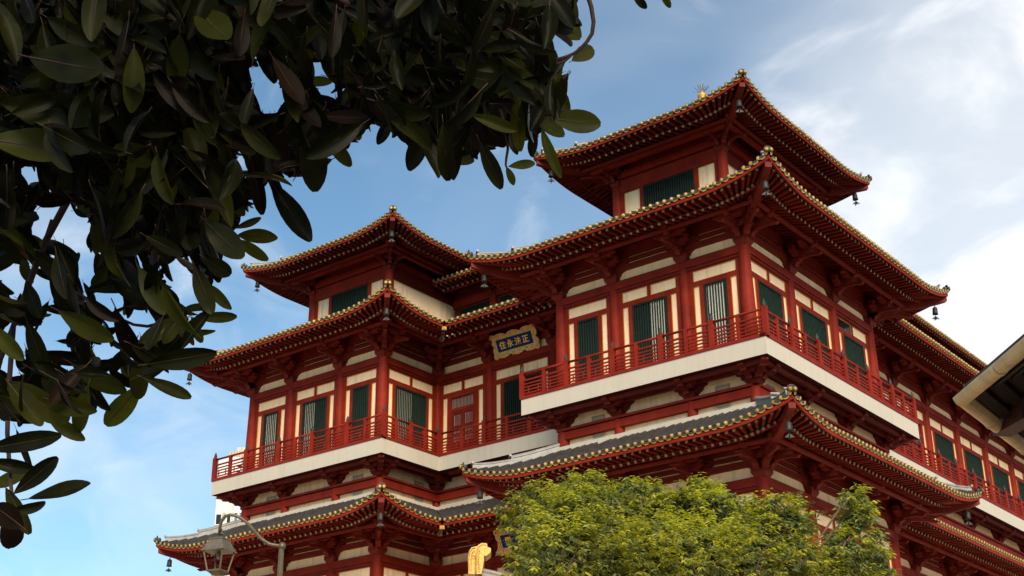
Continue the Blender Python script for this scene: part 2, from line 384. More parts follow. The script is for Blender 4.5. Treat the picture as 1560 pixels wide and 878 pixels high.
class Roof:
    def __init__(s, z_e, e, Q, slope, lift=0.5, reach=2.6, k=1.0):
        s.z_e, s.e, s.Q, s.slope, s.L, s.Rc, s.k = z_e, e, Q, slope, lift, reach, k
        s.sheet = MB(); s.obj = None; s.todo = []; s.edges = MB(); s.soff = MB(); s.low = MB(); s.purl = MB()
    def side(s, E0, d, Tn, t0, t1, vis=1.0, rvis=1.0, purlin=True):
        E0 = Vector((E0[0], E0[1], 0)); d = Vector((d[0], d[1], 0)); n = Vector((d.y, -d.x, 0))
        e, Q, z_e, k = s.e, s.Q, s.z_e, s.k
        hip0, hip1 = t0 == 'hip', t1 == 'hip'
        def lift(t):
            r = 0
            if hip0: r += s.L * max(0, 1 - max(t, 0) / s.Rc) ** 2
            if hip1: r += s.L * max(0, 1 - max(Tn - t, 0) / s.Rc) ** 2
            return r
        def P(t, q, dz=0.0, ql=None, lt=None):
            lf = lift(t if lt is None else lt) * max(0, 1 - q / (e * 1.05))
            return E0 + d * t - n * q + Vector((0, 0, z_e + dz + lf))
        def q0(t): return max(0, -t if t0 == 'valley' else 0, t - Tn if t1 == 'valley' else 0)
        def q1(t): return min(Q, t if hip0 else Q, Tn - t if hip1 else Q)
        def fan(t, q):
            if hip0 and t < e: return t + (e - t) * min(q / e, 1)
            if hip1 and t > Tn - e: return t - (t - (Tn - e)) * min(q / e, 1)
            return t
        lo = -Q if t0 == 'valley' else 0; hi = Tn + Q if t1 == 'valley' else Tn
        # roof sheet
        ts = [lo + (hi - lo) * i / 60 for i in range(61)]
        for a, b_ in zip(ts, ts[1:]):
            qa0, qa1, qb0, qb1 = q0(a), max(q1(a), q0(a)), q0(b_), max(q1(b_), q0(b_))
            pts = [P(a, qa0, s.slope * qa0 - 0.035), P(b_, qb0, s.slope * qb0 - 0.035), P(b_, qb1, s.slope * qb1 - 0.035), P(a, qa1, s.slope * qa1 - 0.035)]
            s.sheet.add([tuple(p) for p in pts], [(0, 1, 2, 3)], 0)
        # tiles
        cnt = max(1, round(Tn / (0.252)))
        pitch = Tn / cnt
        i0 = -int(Q / pitch) if t0 == 'valley' else 0
        i1 = cnt + int(Q / pitch) if t1 == 'valley' else cnt
        up = Vector((0, 0, 1))
        for i in range(i0, i1):
            t = (i + 0.5) * pitch
            a, b_ = q0(t), q1(t)
            if b_ - a < 0.12: continue
            A = P(t, a, s.slope * a); B = P(t, b_, s.slope * b_)
            s.todo.append(('round_tile', ROUND if a == 0 else ROLL, yframe(A, B), vis if a == 0 else vis * 0.4, A))
        for i in range(0, cnt + 1):
            t = i * pitch
            if (hip0 and i == 0) or (hip1 and i == cnt): continue
            if i in (0, cnt): continue
            A = P(t, 0.0, -0.025); B = P(t, 0.3, -0.025 + s.slope * 0.3)
            mx_ = yframe(A, B); sc = Matrix.Diagonal((1, 1 / (B - A).length, 1, 1))
            s.todo.append(('drip_tile', DRIP, mx_ @ sc, vis, A))
        # rafters
        rc = max(1, round(Tn / 0.262)); rp = Tn / rc
        zf0, zf1 = -0.195 * k, -0.155 * k
        r0 = -int(e / rp) if t0 == 'valley' else 0
        r1 = rc + int(e / rp) if t1 == 'valley' else rc
        for i in range(r0, r1):
            t = (i + 0.5) * rp
            qa, qb = 0.17 * k, 0.84 * k
            qs = max(qa, q0(t) + (0.05 if q0(t) else 0))
            if qs < qb - 0.1 and min(t, Tn - t) > (0.2 if (hip0 and t < 1) or (hip1 and t > Tn - 1) else -9):
                A = P(fan(t, qs), qs, zf0, lt=t); B = P(fan(t, qb), qb, zf1, lt=t)
                s.todo.append(('flying_rafter', FLY, yframe(A, B), rvis, A))
            la, lb = 0.74 * k, e + 0.25
            if hip0 and t < e or hip1 and t > Tn - e: lb = e - 0.18
            ls = max(la, q0(t) + (0.05 if q0(t) else 0))
            if ls < lb - 0.1:
                def zl(q): return (-0.275 + 0.30 * (q / k - 0.74)) * k
                A = P(fan(t, ls), ls, zl(ls), lt=t); B = P(fan(t, lb), lb, zl(lb), lt=t)
                s.todo.append(('rafter', RAF, yframe(A, B), rvis, A))
        # soffit boards, eave board, board over the lower rafters
        def mit(t, q):
            if hip0: t = max(t, q)
            if hip1: t = min(t, Tn - q)
            return t
        ns = 48; es = [Tn * i / ns for i in range(ns + 1)]
        es = sorted(set(es + ([0.15, 0.4, 0.7] if hip0 else []) + ([Tn - 0.15, Tn - 0.4, Tn - 0.7] if hip1 else [])))
        def strip(b, qa, za, qb, zb, th, ss, m=0):
            secs = []
            for t in ss:
                a_, c_ = mit(t, qa), mit(t, qb)
                p1, p2 = P(a_, qa, za, lt=t), P(c_, qb, zb, lt=t)
                secs.append([tuple(p1), tuple(p2), tuple(p2 + up * th), tuple(p1 + up * th)])
            b.sweep(secs, m)
        strip(s.edges, 0.05, -0.19 * k, 0.10, -0.19 * k, 0.105 * k, es)
        strip(s.low, 0.77 * k, -0.225 * k, 0.83 * k, -0.225 * k, 0.05, es)
        ext = es
        if t0 == 'valley': ext = [-e + e * i / 6 for i in range(6)] + ext
        if t1 == 'valley': ext = ext + [Tn + e * (i + 1) / 6 for i in range(6)]
        for qa, za, qb, zb in ((0.08, -0.125 * k, 0.84 * k, -0.095 * k), (0.74 * k, -0.22 * k, e + 0.3, (-0.22 + 0.3 * ((e + 0.3) / k - 0.74)) * k)):
            for a, b_ in zip(ext, ext[1:]):
                row = []
                for t, q in ((a, qa), (b_, qa), (b_, qb), (a, qb)):
                    q_ = min(max(q, q0(t)), max(qb, q0(t)))
                    row.append(tuple(P(fan(t, q_), q_, za + (zb - za) * (q_ - qa) / (qb - qa), lt=t)))
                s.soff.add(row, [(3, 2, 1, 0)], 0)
        if purlin:
            q = e - 1.0 * k
            a, b_ = (e - 1.25 * k if hip0 else (-q if t0 == 'valley' else 0)), (Tn - e + 1.25 * k if hip1 else (Tn + q if t1 == 'valley' else Tn))
            s.purl.tube([P(a, q, -0.215 * k + 0.0 , lt=Tn / 2), P(b_, q, -0.215 * k, lt=Tn / 2)], 0.085 * k, 8)
    def hip(s, corner, dg, orn=True):
        """corner = eave corner xy, dg = inward diagonal (+-1, +-1)"""
        c = Vector((corner[0], corner[1], 0)); g_ = Vector((dg[0], dg[1], 0)); px = Vector((-dg[1], dg[0], 0)).normalized()
        e, k = s.e, s.k
        def Z(q): return s.z_e + s.L * max(0, 1 - q / s.Rc) ** 2 * max(0, 1 - q / (e * 1.05))
        b = MB(); secs = []
        for q in [0.13, 0.3, 0.6, 0.9, 1.3, 1.8, e - 0.05]:
            z = Z(q) - 0.13 * k + 0.10 * k * max(0, q - 0.7); h = (0.24 if q < 0.8 else 0.30) * k
            p = c + g_ * q; wd = px * 0.10 * k
            secs.append([tuple(p - wd + Vector((0, 0, z - h))), tuple(p + wd + Vector((0, 0, z - h))), tuple(p + wd + Vector((0, 0, z))), tuple(p - wd + Vector((0, 0, z)))])
        b.sweep(secs, 0); s.hb = getattr(s, 'hb', []) + [b]
        r = MB()
        def rr(q_a, q_b, w_, h0, n_=8):
            secs = []
            for i in range(n_ + 1):
                q = q_a + (q_b - q_a) * i / n_; p = c + g_ * q; z = Z(q) + s.slope * q + 0.0
                prof = [(-w_, -0.05), (w_, -0.05), (w_, h0 * 0.6), (w_ * 1.25, h0 * 0.66), (w_ * 1.25, h0 * 0.78), (w_ * 0.6, h0), (-w_ * 0.6, h0), (-w_ * 1.25, h0 * 0.78), (-w_ * 1.25, h0 * 0.66), (-w_, h0 * 0.6)]
                secs.append([tuple(p + px * x + Vector((0, 0, z + zz))) for x, zz in prof])
            r.sweep(secs, 0)
        rr(0.28, 1.2, 0.08, 0.19); rr(1.15, min(s.Q, 9), 0.09, 0.30)
        for q, h in ((0.28, 0.19), (1.13, 0.30)):
            p = c + g_ * q; z = Z(q) + s.slope * q
            r.tube([p + px * -0.13 + Vector((0, 0, z + h)), p + px * 0.13 + Vector((0, 0, z + h))], 0.045, 8)
        s.hr = getattr(s, 'hr', []) + [r]
        if orn:
            o = MB(); z = Z(0.02) + 0.03; gn = g_.normalized()
            for sgn, ax in ((0.062, 1), (-0.062, -1)):
                ctr = c + gn * 0.02 + px * sgn + Vector((0, 0, z + 0.03))
                od = (-gn + px * (0.55 * ax)).normalized()
                o.tube([ctr + od * -0.22, ctr + od * 0.02], 0.076, 12, 0)
                o.tube([ctr + od * 0.02, ctr + od * 0.034], 0.056, 12, 1)
            for a0, rad, wy in ((0, 0.125, 0.022), (0, 0.08, 0.03)):
                pts = [c + gn * 0.10 + px * (rad * math.cos(a)) + Vector((0, 0, z + 0.05 + rad * math.sin(a))) for a in [PI * i / 8 for i in range(-1, 10)]]
                o.tube(pts, wy, 6, 2)
            s.ho = getattr(s, 'ho', []) + [o]
    def finish(s):
        s.obj = s.sheet.obj('roof', PAN, TEMPLE)
        jr = random.Random(3)
        for nm, me, wmx, vis, ref in s.todo:
            j = T(jr.gauss(0, 0.004), 0, jr.gauss(0, 0.004)) @ Matrix.Rotation(jr.gauss(0, 0.012), 4, 'Z') @ Matrix.Rotation(jr.gauss(0, 0.05), 4, 'Y')
            k = jr.uniform(0.94, 1.05)
            piece(nm, me, wmx @ j @ Matrix.Diagonal((k, 1, k, 1)), s.obj, vis, ref)
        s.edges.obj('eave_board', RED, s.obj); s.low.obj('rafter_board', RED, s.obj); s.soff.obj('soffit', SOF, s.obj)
        if s.purl.v: s.purl.obj('purlin', REDD, s.obj)
        for b in getattr(s, 'hb', []): b.obj('hip_rafter', REDD, s.obj)
        for b in getattr(s, 'hr', []): b.obj('hip_ridge', TILEL, s.obj)
        for b in getattr(s, 'ho', []): b.obj('corner_tile', [TILE, GOLD, TILE], s.obj, None, True)
        return s.obj

# plan: column axes
RX0, RX1, RY0, RY1 = -7.98, -0.98, 0.98, 9.75
LX0, LX1, LY0, LY1 = -23.19, -16.19, 1.05, 9.82
WY, SX = 4.11, -3.0
YEND = 46.0
def skirt(z_e, e, Q, slope):
    r = Roof(z_e, e, Q, slope)
    r.side((RX0 - e, RY0 - e), (1, 0), RX1 - RX0 + 2 * e, 'hip', 'hip', 1.3, 1.2)
    r.side((RX1 + e, RY0 - e), (0, 1), RY1 - RY0 + 2 * e, 'hip', 'hip', 1.1, 1.2)
    r.side((RX1 + e, RY1 + e), (-1, 0), RX1 - SX, 'hip', 'valley', 0.3, 0.9, False)
    r.side((RX0 - e, WY - e), (0, -1), WY - RY0, 'valley', 'hip', 0.3, 1.0, False)
    for c, g_ in (((RX0 - e, RY0 - e), (1, 1)), ((RX1 + e, RY0 - e), (-1, 1)), ((RX1 + e, RY1 + e), (-1, -1))): r.hip(c, g_)
    r.finish()
    r = Roof(z_e, e, Q, slope)
    r.side((LX0 - e, LY0 - e), (1, 0), LX1 - LX0 + 2 * e, 'hip', 'hip', 1.2, 1.1)
    r.side((LX1 + e, LY0 - e), (0, 1), WY - LY0, 'hip', 'valley', 1.1, 1.0)
    r.side((LX0 - e, LY1 + e), (0, -1), LY1 - LY0 + 2 * e, 'plain', 'hip', 0.2, 0.9)
    for c, g_ in (((LX0 - e, LY0 - e), (1, 1)), ((LX1 + e, LY0 - e), (-1, 1))): r.hip(c, g_)
    r.finish()
    r = Roof(z_e, e, Q, slope)
    r.side((LX1 + e, WY - e), (1, 0), RX0 - LX1 - 2 * e, 'valley', 'valley', 1.0, 1.0)
    r.finish()
    r = Roof(z_e, e, Q, slope)
    r.side((SX + e, RY1 + e), (0, 1), YEND - RY1 - e, 'valley', 'plain', 0.9, 0.9)
    r.finish()
    for q in ((LX1 + e, WY - e),):     # gilt end of each valley rafter
        b = MB(); b.box(q[0] - 0.06, q[0] + 0.06, q[1] - 0.06, q[1] + 0.06, z_e - 0.32, z_e - 0.2, 0); b.obj('valley_rafter', GOLD, TEMPLE)
skirt(4.56, 2.28, 3.9, 0.40)
skirt(-2.89, 2.38, 2.38, 0.50)
TE = 2.15
for (x0, x1, y0, y1) in ((-6.6, -2.38, 2.62, 7.72), (LX0 + 1.38, LX1 - 1.4, 2.69, 8.2)):
    r = Roof(8.76, TE, (x1 - x0) / 2 + TE, 0.50, lift=0.42, k=0.9)
    wx, wy = x1 - x0 + 2 * TE, y1 - y0 + 2 * TE
    r.side((x0 - TE, y0 - TE), (1, 0), wx, 'hip', 'hip', 1.2, 1.1)
    r.side((x1 + TE, y0 - TE), (0, 1), wy, 'hip', 'hip', 1.0, 1.1)
    r.side((x1 + TE, y1 + TE), (-1, 0), wx, 'hip', 'hip', 0.2, 0.3)
    r.side((x0 - TE, y1 + TE), (0, -1), wy, 'hip', 'hip', 0.2, 0.8)
    for c, g_ in (((x0 - TE, y0 - TE), (1, 1)), ((x1 + TE, y0 - TE), (-1, 1)), ((x1 + TE, y1 + TE), (-1, -1)), ((x0 - TE, y1 + TE), (1, -1))): r.hip(c, g_)
    r.finish()
r = Roof(8.22, 1.6, 2.2, 0.25, k=0.8); r.side((LX1 - 1.2, 5.0), (1, 0), 5.2, 'plain', 'plain', 0.9, 0.9); r.finish()
r = Roof(8.22, 1.6, 3.6, 0.45, k=0.8); r.side((-3.45, 9.0), (0, 1), YEND - 9.0, 'plain', 'plain', 0.8, 0.8); r.finish()

# ------------------------------------------------------------------ brackets
def arm_poly(a, b, z0, z1, cur=0.16):
    """side outline of a bracket arm from a to b, ends curved up underneath"""
    p = [(a, z1), (a, z1 - (z1 - z0) * 0.45)]
    for i in range(1, 4): p.append((a + cur * math.sin(PI / 2 * i / 3), z0 + (z1 - z0) * 0.55 * math.cos(PI / 2 * i / 3)))
    for i in range(3, 0, -1): p.append((b - cur * math.sin(PI / 2 * i / 3), z0 + (z1 - z0) * 0.55 * math.cos(PI / 2 * i / 3)))
    p += [(b, z1 - (z1 - z0) * 0.45), (b, z1)]
    return p[::-1]
def cap_block(b, x, y, z, w_, h):
    v = []
    for zz, ww in ((z, w_ * 0.68), (z + h * 0.5, w_), (z + h, w_)):
        v += [(x - ww / 2, y - ww / 2, zz), (x + ww / 2, y - ww / 2, zz), (x + ww / 2, y + ww / 2, zz), (x - ww / 2, y + ww / 2, zz)]
    f = [(3, 2, 1, 0), (8, 9, 10, 11)] + [(i * 4 + j, i * 4 + (j + 1) % 4, i * 4 + 4 + (j + 1) % 4, i * 4 + 4 + j) for i in range(2) for j in range(4)]
    b.add(v, f, 0)
def lat_arm(L, z0, z1, y, th=0.13, blocks=True, name='bracket_arm'):
    b = MB(); b.prism(arm_poly(-L / 2, L / 2, z0, z1), y - th / 2, y + th / 2)
    if blocks:
        for x in (-L / 2 + 0.09, 0, L / 2 - 0.09): cap_block(b, x, y, z1, 0.19, 0.10)
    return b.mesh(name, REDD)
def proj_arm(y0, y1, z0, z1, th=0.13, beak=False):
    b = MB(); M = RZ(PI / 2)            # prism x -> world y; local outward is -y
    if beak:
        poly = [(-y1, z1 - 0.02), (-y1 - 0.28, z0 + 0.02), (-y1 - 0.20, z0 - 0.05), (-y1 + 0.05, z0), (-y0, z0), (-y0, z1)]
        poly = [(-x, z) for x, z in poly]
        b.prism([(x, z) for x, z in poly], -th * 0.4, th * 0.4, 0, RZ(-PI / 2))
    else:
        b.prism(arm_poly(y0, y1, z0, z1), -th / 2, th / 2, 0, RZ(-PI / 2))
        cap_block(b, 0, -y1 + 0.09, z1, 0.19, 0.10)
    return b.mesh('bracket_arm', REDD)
BCAP = MB(); cap_block(BCAP, 0, 0, -0.02, 0.48, 0.26); BCAP = BCAP.mesh('bracket_set', REDD)
ARMS = [lat_arm(0.90, 0.20, 0.46, 0, 0.19), proj_arm(-0.2, 0.50, 0.18, 0.44, 0.19), lat_arm(1.20, 0.48, 0.70, 0, 0.16), lat_arm(0.90, 0.46, 0.68, -0.40, 0.17),
        proj_arm(-0.2, 0.86, 0.46, 0.66, 0.18), proj_arm(0.1, 0.98, 0.40, 0.52, beak=True), lat_arm(1.15, 0.64, 0.84, -0.76, 0.16), proj_arm(-0.2, 1.12, 0.66, 0.82, 0.18)]
def bracket(p, rots, k=1.0, diag=None, vis=1.0):
    base = T(*p) @ RZ(rots[0]) @ Matrix.Diagonal((k, k, k, 1))
    o = inst('bracket_set', BCAP, TEMPLE, base)
    for a in rots:
        M = T(*p) @ RZ(a) @ Matrix.Diagonal((k, k, k, 1))
        for i, me in enumerate(ARMS): piece('bracket_arm', me, M, o, vis * (1 if i != 2 else 0.8), Vector(p))
    if diag is not None:
        M = T(*p) @ RZ(diag) @ Matrix.Diagonal((k, k * 1.35, k, 1))
        for i in (1, 4, 5, 7): piece('bracket_arm', ARMS[i], M, o, vis * 1.2, Vector(p))

# ------------------------------------------------------------------ walls
def lbox(M, name, x0, x1, o0, o1, z0, z1, m, parent):
    """box in wall coordinates: x along the wall, o outward, z up"""
    b = MB(); b.box(x0, x1, -o1, -o0, z0, z1); return b.obj(name, m, parent, M)
def ring(b, x0, x1, z0, z1, w_, o0, o1, m=0):
    b.box(x0, x1, -o1, -o0, z1 - w_, z1, m); b.box(x0, x1, -o1, -o0, z0, z0 + w_, m)
    b.box(x0, x0 + w_, -o1, -o0, z0 + w_, z1 - w_, m); b.box(x1 - w_, x1, -o1, -o0, z0 + w_, z1 - w_, m)
GRILL = {}
def window(M, x0, x1, z0, z1, style, parent=None):
    w_, h = round(x1 - x0, 3), round(z1 - z0, 3)
    key = (w_, h)
    if key not in GRILL:
        f = MB(); ring(f, 0, w_, 0, h, 0.045, -0.02, 0.045)
        g_ = MB(); n = max(3, round(w_ / 0.094))
        for i in range(1, n):
            x = w_ * i / n; g_.box(x - 0.019, x + 0.019, -0.015, 0.02, 0.045, h - 0.045)
        GRILL[key] = (f.mesh('window', GREEN), g_.mesh('grille', GREEN))
    f, g_ = GRILL[key]
    MW = M @ T(x0, 0, z0)
    o = inst('window', f, TEMPLE, MW); inst('grille', g_, o, MW)
    def back(a, b_, m, nm):
        b = MB(); b.box(a * w_ + 0.01, b_ * w_ - 0.01, 0.024, 0.05, 0.02, h - 0.02); b.obj(nm, m, o, MW)
    if style == 'dark': back(0, 1, DARK, 'pane')
    elif style == 'light': back(0, 1, CURT, 'curtain')
    elif style == 'green': back(0, 1, GREENP, 'blind')
    elif style == 'dl': back(0, 0.5, DARK, 'pane'); back(0.5, 1, CURT, 'curtain')
    elif style == 'ld': back(0, 0.5, CURT, 'curtain'); back(0.5, 1, DARK, 'pane')
    elif style == 'gd': back(0, 0.56, GCURT, 'curtain'); back(0.56, 1, DARK, 'pane')
    elif style == 'gray': back(0, 1, GCURT, 'curtain')
    return o
def door(M, x0, x1, z0, z1):
    """double leaf red door with barred upper lights"""
    w_, h = x1 - x0, z1 - z0; MW = M @ T(x0, 0, z0)
    f = MB(); ring(f, 0, w_, 0, h, 0.07, -0.04, 0.05); f.box(0.07, w_ - 0.07, -0.04, 0.02, h - 0.62, h - 0.5)
    o = f.obj('door', RED, TEMPLE, MW)
    p = MB(); p.box(0.07, w_ - 0.07, 0.03, 0.06, 0, h - 0.07); p.obj('pane', GCURT, o, MW)
    for a, b_ in ((0.07, w_ / 2 - 0.005), (w_ / 2 + 0.005, w_ - 0.07)):
        l = MB(); ring(l, a, b_, 0.07, h - 0.62, 0.09, -0.02, 0.025); l.box(a + 0.09, b_ - 0.09, -0.02, 0.02, 0.16, 0.75)
        n = 6
        for i in range(1, n):
            x = a + 0.09 + (b_ - a - 0.18) * i / n; l.box(x - 0.014, x + 0.014, -0.005, 0.015, 0.75, h - 0.71)
        for zz in (1.05, 1.30, 1.36): l.box(a + 0.09, b_ - 0.09, -0.004, 0.014, zz, zz + 0.025)
        l.obj('door_leaf', REDD, o, MW)
    t = MB(); n = 16
    for i in range(1, n):
        x = 0.07 + (w_ - 0.14) * i / n; t.box(x - 0.012, x + 0.012, -0.005, 0.015, h - 0.5, h - 0.07)
    t.obj('transom_bars', REDD, o, MW)
def wall_panel(W, M, x0, x1, z0, z1, tr=None, m=None):
    lbox(M, 'wall_panel', x0, x1, -0.05, -0.005, z0, z1, m or WHITE, W)
    if tr is not None:
        q = 0.019; ring(tr, x0 - q, x1 + q, z0 - q, z1 + q, q, -0.05, 0.018)
def bay(W, M, xa, w_, dz, style, lower=0.12):
    M = M @ T(xa, 0, dz)
    mg = 0.33
    fr = MB(); tr = MB()
    two = w_ > 2.4
    ztop, zb = 3.11, 2.78
    # upper panels
    if two:
        c = w_ / 2
        for a, b_ in ((mg, c - 0.08), (c + 0.08, w_ - mg)):
            if style == 'vent': wall_panel(W, M, a, b_, zb, ztop, tr, DARK if a < c else None)
            else: wall_panel(W, M, a, b_, zb, ztop, tr)
        fr.box(c - 0.058, c + 0.058, -0.03, 0.06, zb - 0.02, ztop + 0.02)
    else: wall_panel(W, M, mg, w_ - mg, zb, ztop, tr)
    # side panels
    for a in (mg, w_ - mg - 0.18): wall_panel(W, M, a, a + 0.18, lower, 2.575, tr)
    # timber frame
    fr.box(0.10, mg - 0.022, -0.04, 0.06, 0.0, 3.17); fr.box(w_ - mg + 0.022, w_ - 0.10, -0.04, 0.06, 0.0, 3.17)
    fr.box(mg - 0.022, w_ - mg + 0.022, -0.035, 0.06, 2.597, 2.758)
    fr.box(mg - 0.022, w_ - mg + 0.022, -0.035, 0.06, 3.132, 3.17)
    wa, wb = mg + 0.34, w_ - mg - 0.34
    fr.box(mg + 0.202, wa, -0.033, 0.06, 0.0, 2.597); fr.box(wb, w_ - mg - 0.202, -0.033, 0.06, 0.0, 2.597)
    fr.box(wa, wb, -0.03, 0.06, 0.0, lower)
    fr.obj('frame', RED, W, M)
    ring(tr, wa - 0.0, wb + 0.0, lower, 2.597, 0.02, -0.045, 0.0)
    tr.obj('gold_trim', TRIM, W, M)
    if style == 'door': door(M, wa, wb, 0.02, 2.59)
    else: window(M, wa + 0.02, wb - 0.02, lower + 0.02, 2.577, 'green' if style == 'vent' else style)
    # lintel, frieze and stacked tie beams
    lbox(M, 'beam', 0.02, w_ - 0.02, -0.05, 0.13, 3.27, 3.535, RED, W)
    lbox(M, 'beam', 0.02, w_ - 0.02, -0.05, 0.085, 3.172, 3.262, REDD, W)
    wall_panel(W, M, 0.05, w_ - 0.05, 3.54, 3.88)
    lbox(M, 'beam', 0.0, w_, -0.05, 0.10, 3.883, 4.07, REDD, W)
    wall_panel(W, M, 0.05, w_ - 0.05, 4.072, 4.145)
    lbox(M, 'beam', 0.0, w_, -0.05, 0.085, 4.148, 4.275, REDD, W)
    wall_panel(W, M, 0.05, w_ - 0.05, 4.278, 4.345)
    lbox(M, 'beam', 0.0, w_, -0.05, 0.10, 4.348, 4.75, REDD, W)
COLM = {}
def column(p, h, r0, r1, name='column'):
    key = (round(h, 2), r0, r1)
    if key not in COLM:
        b = MB(); b.lathe([(r0, 0), (r0 * 0.99, h * 0.35), (r1 * 1.05, h * 0.8), (r1, h - 0.06), (r1 * 0.92, h)], 18); COLM[key] = b.mesh('column', RED, True)
    return inst(name, COLM[key], TEMPLE, T(*p))
def facade(A, rot, bays, styles, dz=0.0, first=True, last=True, corner0=True, corner1=True, vis=1.0, base=0.0, brk=True):
    M = T(A[0], A[1], 0) @ RZ(rot)
    L = sum(bays)
    W = lbox(M, 'wall', 0.0, L, -0.25, -0.052, dz + base, dz + 4.75, WHITE, TEMPLE)
    x = 0
    for i, (w_, st) in enumerate(zip(bays, styles)):
        bay(W, M, x, w_, dz, st)
        if i > 0:
            p = M @ Vector((x, 0, dz)); column((p.x, p.y, dz + base), 3.54 - base, 0.165, 0.15)
            if brk: bracket((p.x, p.y, dz + 3.52), [rot], vis=vis)
        x += w_
    for flag, cx, cr in ((first, 0, corner0), (last, L, corner1)):
        if flag:
            p = M @ Vector((cx, 0, 0))
            column((p.x, p.y, dz + base), 3.54 - base, 0.225 if cr else 0.165, 0.175 if cr else 0.15)
    return W
a_, b_ = 2.166, 2.668
s1, s2 = 2.857, 3.056
UP = dict(R=(['dark', 'dl', 'light'], ['green', 'green', 'vent']), L=['light', 'ld', 'dark'])
D2 = -7.37
for dz in (0.0, D2):
    up = dz == 0
    ba = 0.0 if up else -5.0
    facade((RX0, RY0), 0, [a_, b_, a_], UP['R'][0] if up else ['dark', 'dark', 'dark'], dz, vis=1.2, base=ba)
    facade((RX1, RY0), PI / 2, [s1, s2, s1], UP['R'][1] if up else ['dark', 'dark', 'dark'], dz, first=False, vis=1.2, base=ba)
    facade((LX0, LY0), 0, [a_, b_, a_], UP['L'] if up else ['dark', 'dark', 'dark'], dz, vis=1.1, base=ba)
    facade((LX1, LY0), PI / 2, [WY - LY0], ['gd'] if up else ['dark'], dz, first=False, last=False, vis=1.0, base=ba)
    facade((LX1, WY), 0, [2.59, 3.03, 2.59], ['door', 'dark', 'dark'] if up else ['dark', 'door', 'dark'], dz, last=False, corner0=False, vis=1.0, base=ba)
    facade((SX, RY1), PI / 2, [3.2] * 11, ['green', 'green', 'door', 'green', 'green', 'green', 'green', 'green', 'green', 'green', 'green'] if up else ['dark'] * 11, dz, first=False, last=False, vis=0.8, base=ba)
    zc = dz + 3.52
    bracket((RX1, RY0, zc), [0, PI / 2], 1.0, PI / 4, 1.5)
    bracket((RX0, RY0, zc), [0, -PI / 2], 1.0, -PI / 4, 1.2)
    bracket((RX1, RY1, zc), [PI / 2, PI], 1.0, 3 * PI / 4, 1.1)
    bracket((LX1, LY0, zc), [0, PI / 2], 1.0, PI / 4, 1.3)
    bracket((LX0, LY0, zc), [0, -PI / 2], 1.0, -PI / 4, 1.1)
    bracket((LX1 + 0.1, WY - 0.1, zc), [PI / 4], 1.0, None, 1.0)
# other (hidden) faces of the two blocks and the rooms behind
b = MB()
b.box(RX0 + 0.02, RX1 - 0.26, RY0 + 0.26, RY1 - 0.05, GZ, 5.4); b.box(LX0 + 0.02, LX1 - 0.26, LY0 + 0.26, LY1, GZ, 5.4)
b.box(LX1 - 0.2, RX0 + 0.1, WY + 0.26, 12, GZ, 5.2); b.box(-14, SX - 0.26, RY1 - 0.1, YEND, GZ, 5.2)
b.obj('core_wall', WHITE, TEMPLE)

# --- top towers
def tower(x0, x1, y0, y1, panel_east):
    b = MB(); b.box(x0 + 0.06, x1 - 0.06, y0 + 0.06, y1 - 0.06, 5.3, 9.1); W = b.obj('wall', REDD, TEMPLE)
    for x, y in ((x0, y0), (x1, y0), (x1, y1), (x0, y1)): column((x, y, 5.3), 2.72, 0.20, 0.175)
    M = T(x0, y0, 0); w_ = x1 - x0
    tr = MB()
    for a, c in ((0.30, 0.92), (w_ - 0.92, w_ - 0.30)): wall_panel(W, M, a, c, 5.6, 7.68, tr)
    tr.obj('gold_trim', TRIM, W, M)
    fr = MB(); fr.box(0.15, 0.275, -0.06, 0.06, 5.4, 7.70); fr.box(w_ - 0.275, w_ - 0.15, -0.06, 0.06, 5.4, 7.70); fr.box(0.945, 1.08, -0.06, 0.06, 5.4, 7.70); fr.box(w_ - 1.08, w_ - 0.945, -0.06, 0.06, 5.4, 7.70); fr.box(0.15, w_ - 0.15, -0.075, 0.06, 7.705, 8.2)
    fr.obj('frame', RED, W, M)
    window(M, 1.085, w_ - 1.085, 5.6, 7.69, 'dark')
    ME = T(x1, y0, 0) @ RZ(PI / 2); we = y1 - y0
    tr = MB()
    wall_panel(W, ME, 0.30, we - 0.30 if panel_east else 1.6, 5.6, 7.66, tr)
    if not panel_east:
        wall_panel(W, ME, we - 1.6, we - 0.3, 5.6, 7.66, tr); 
    tr.obj('gold_trim', TRIM, W, ME)
    for (A, rot, L) in (((x0, y0), 0, w_), ((x1, y0), PI / 2, we), ((x0, y1), -PI / 2, we)):
        MM = T(A[0], A[1], 0) @ RZ(rot)
        lbox(MM, 'beam', 0.1, L - 0.1, -0.05, 0.12, 8.26, 8.52, RED, W)
        lbox(MM, 'beam', -0.6, L + 0.6, 0.62, 0.76, 8.42, 8.56, RED, W)
    for x, y, rr, dg in ((x0, y0, [0, -PI / 2], -PI / 4), (x1, y0, [0, PI / 2], PI / 4), (x1, y1, [PI / 2, PI], 3 * PI / 4), (x0, y1, [-PI / 2, PI], -3 * PI / 4)):
        bracket((x, y, 8.0), rr, 0.78, dg, 1.1)
tower(-6.6, -2.38, 2.62, 7.72, False)
tower(LX0 + 1.38, LX1 - 1.4, 2.69, 8.2, True)
b = MB(); b.box(LX1 - 1.3, -6.6, 6.6, 9.5, 4.5, 8.35); W = b.obj('wall', REDD, TEMPLE)
M = T(LX1 - 1.3, 6.6, 0)
wall_panel(W, M, 0.15, 1.0, 5.6, 7.55)
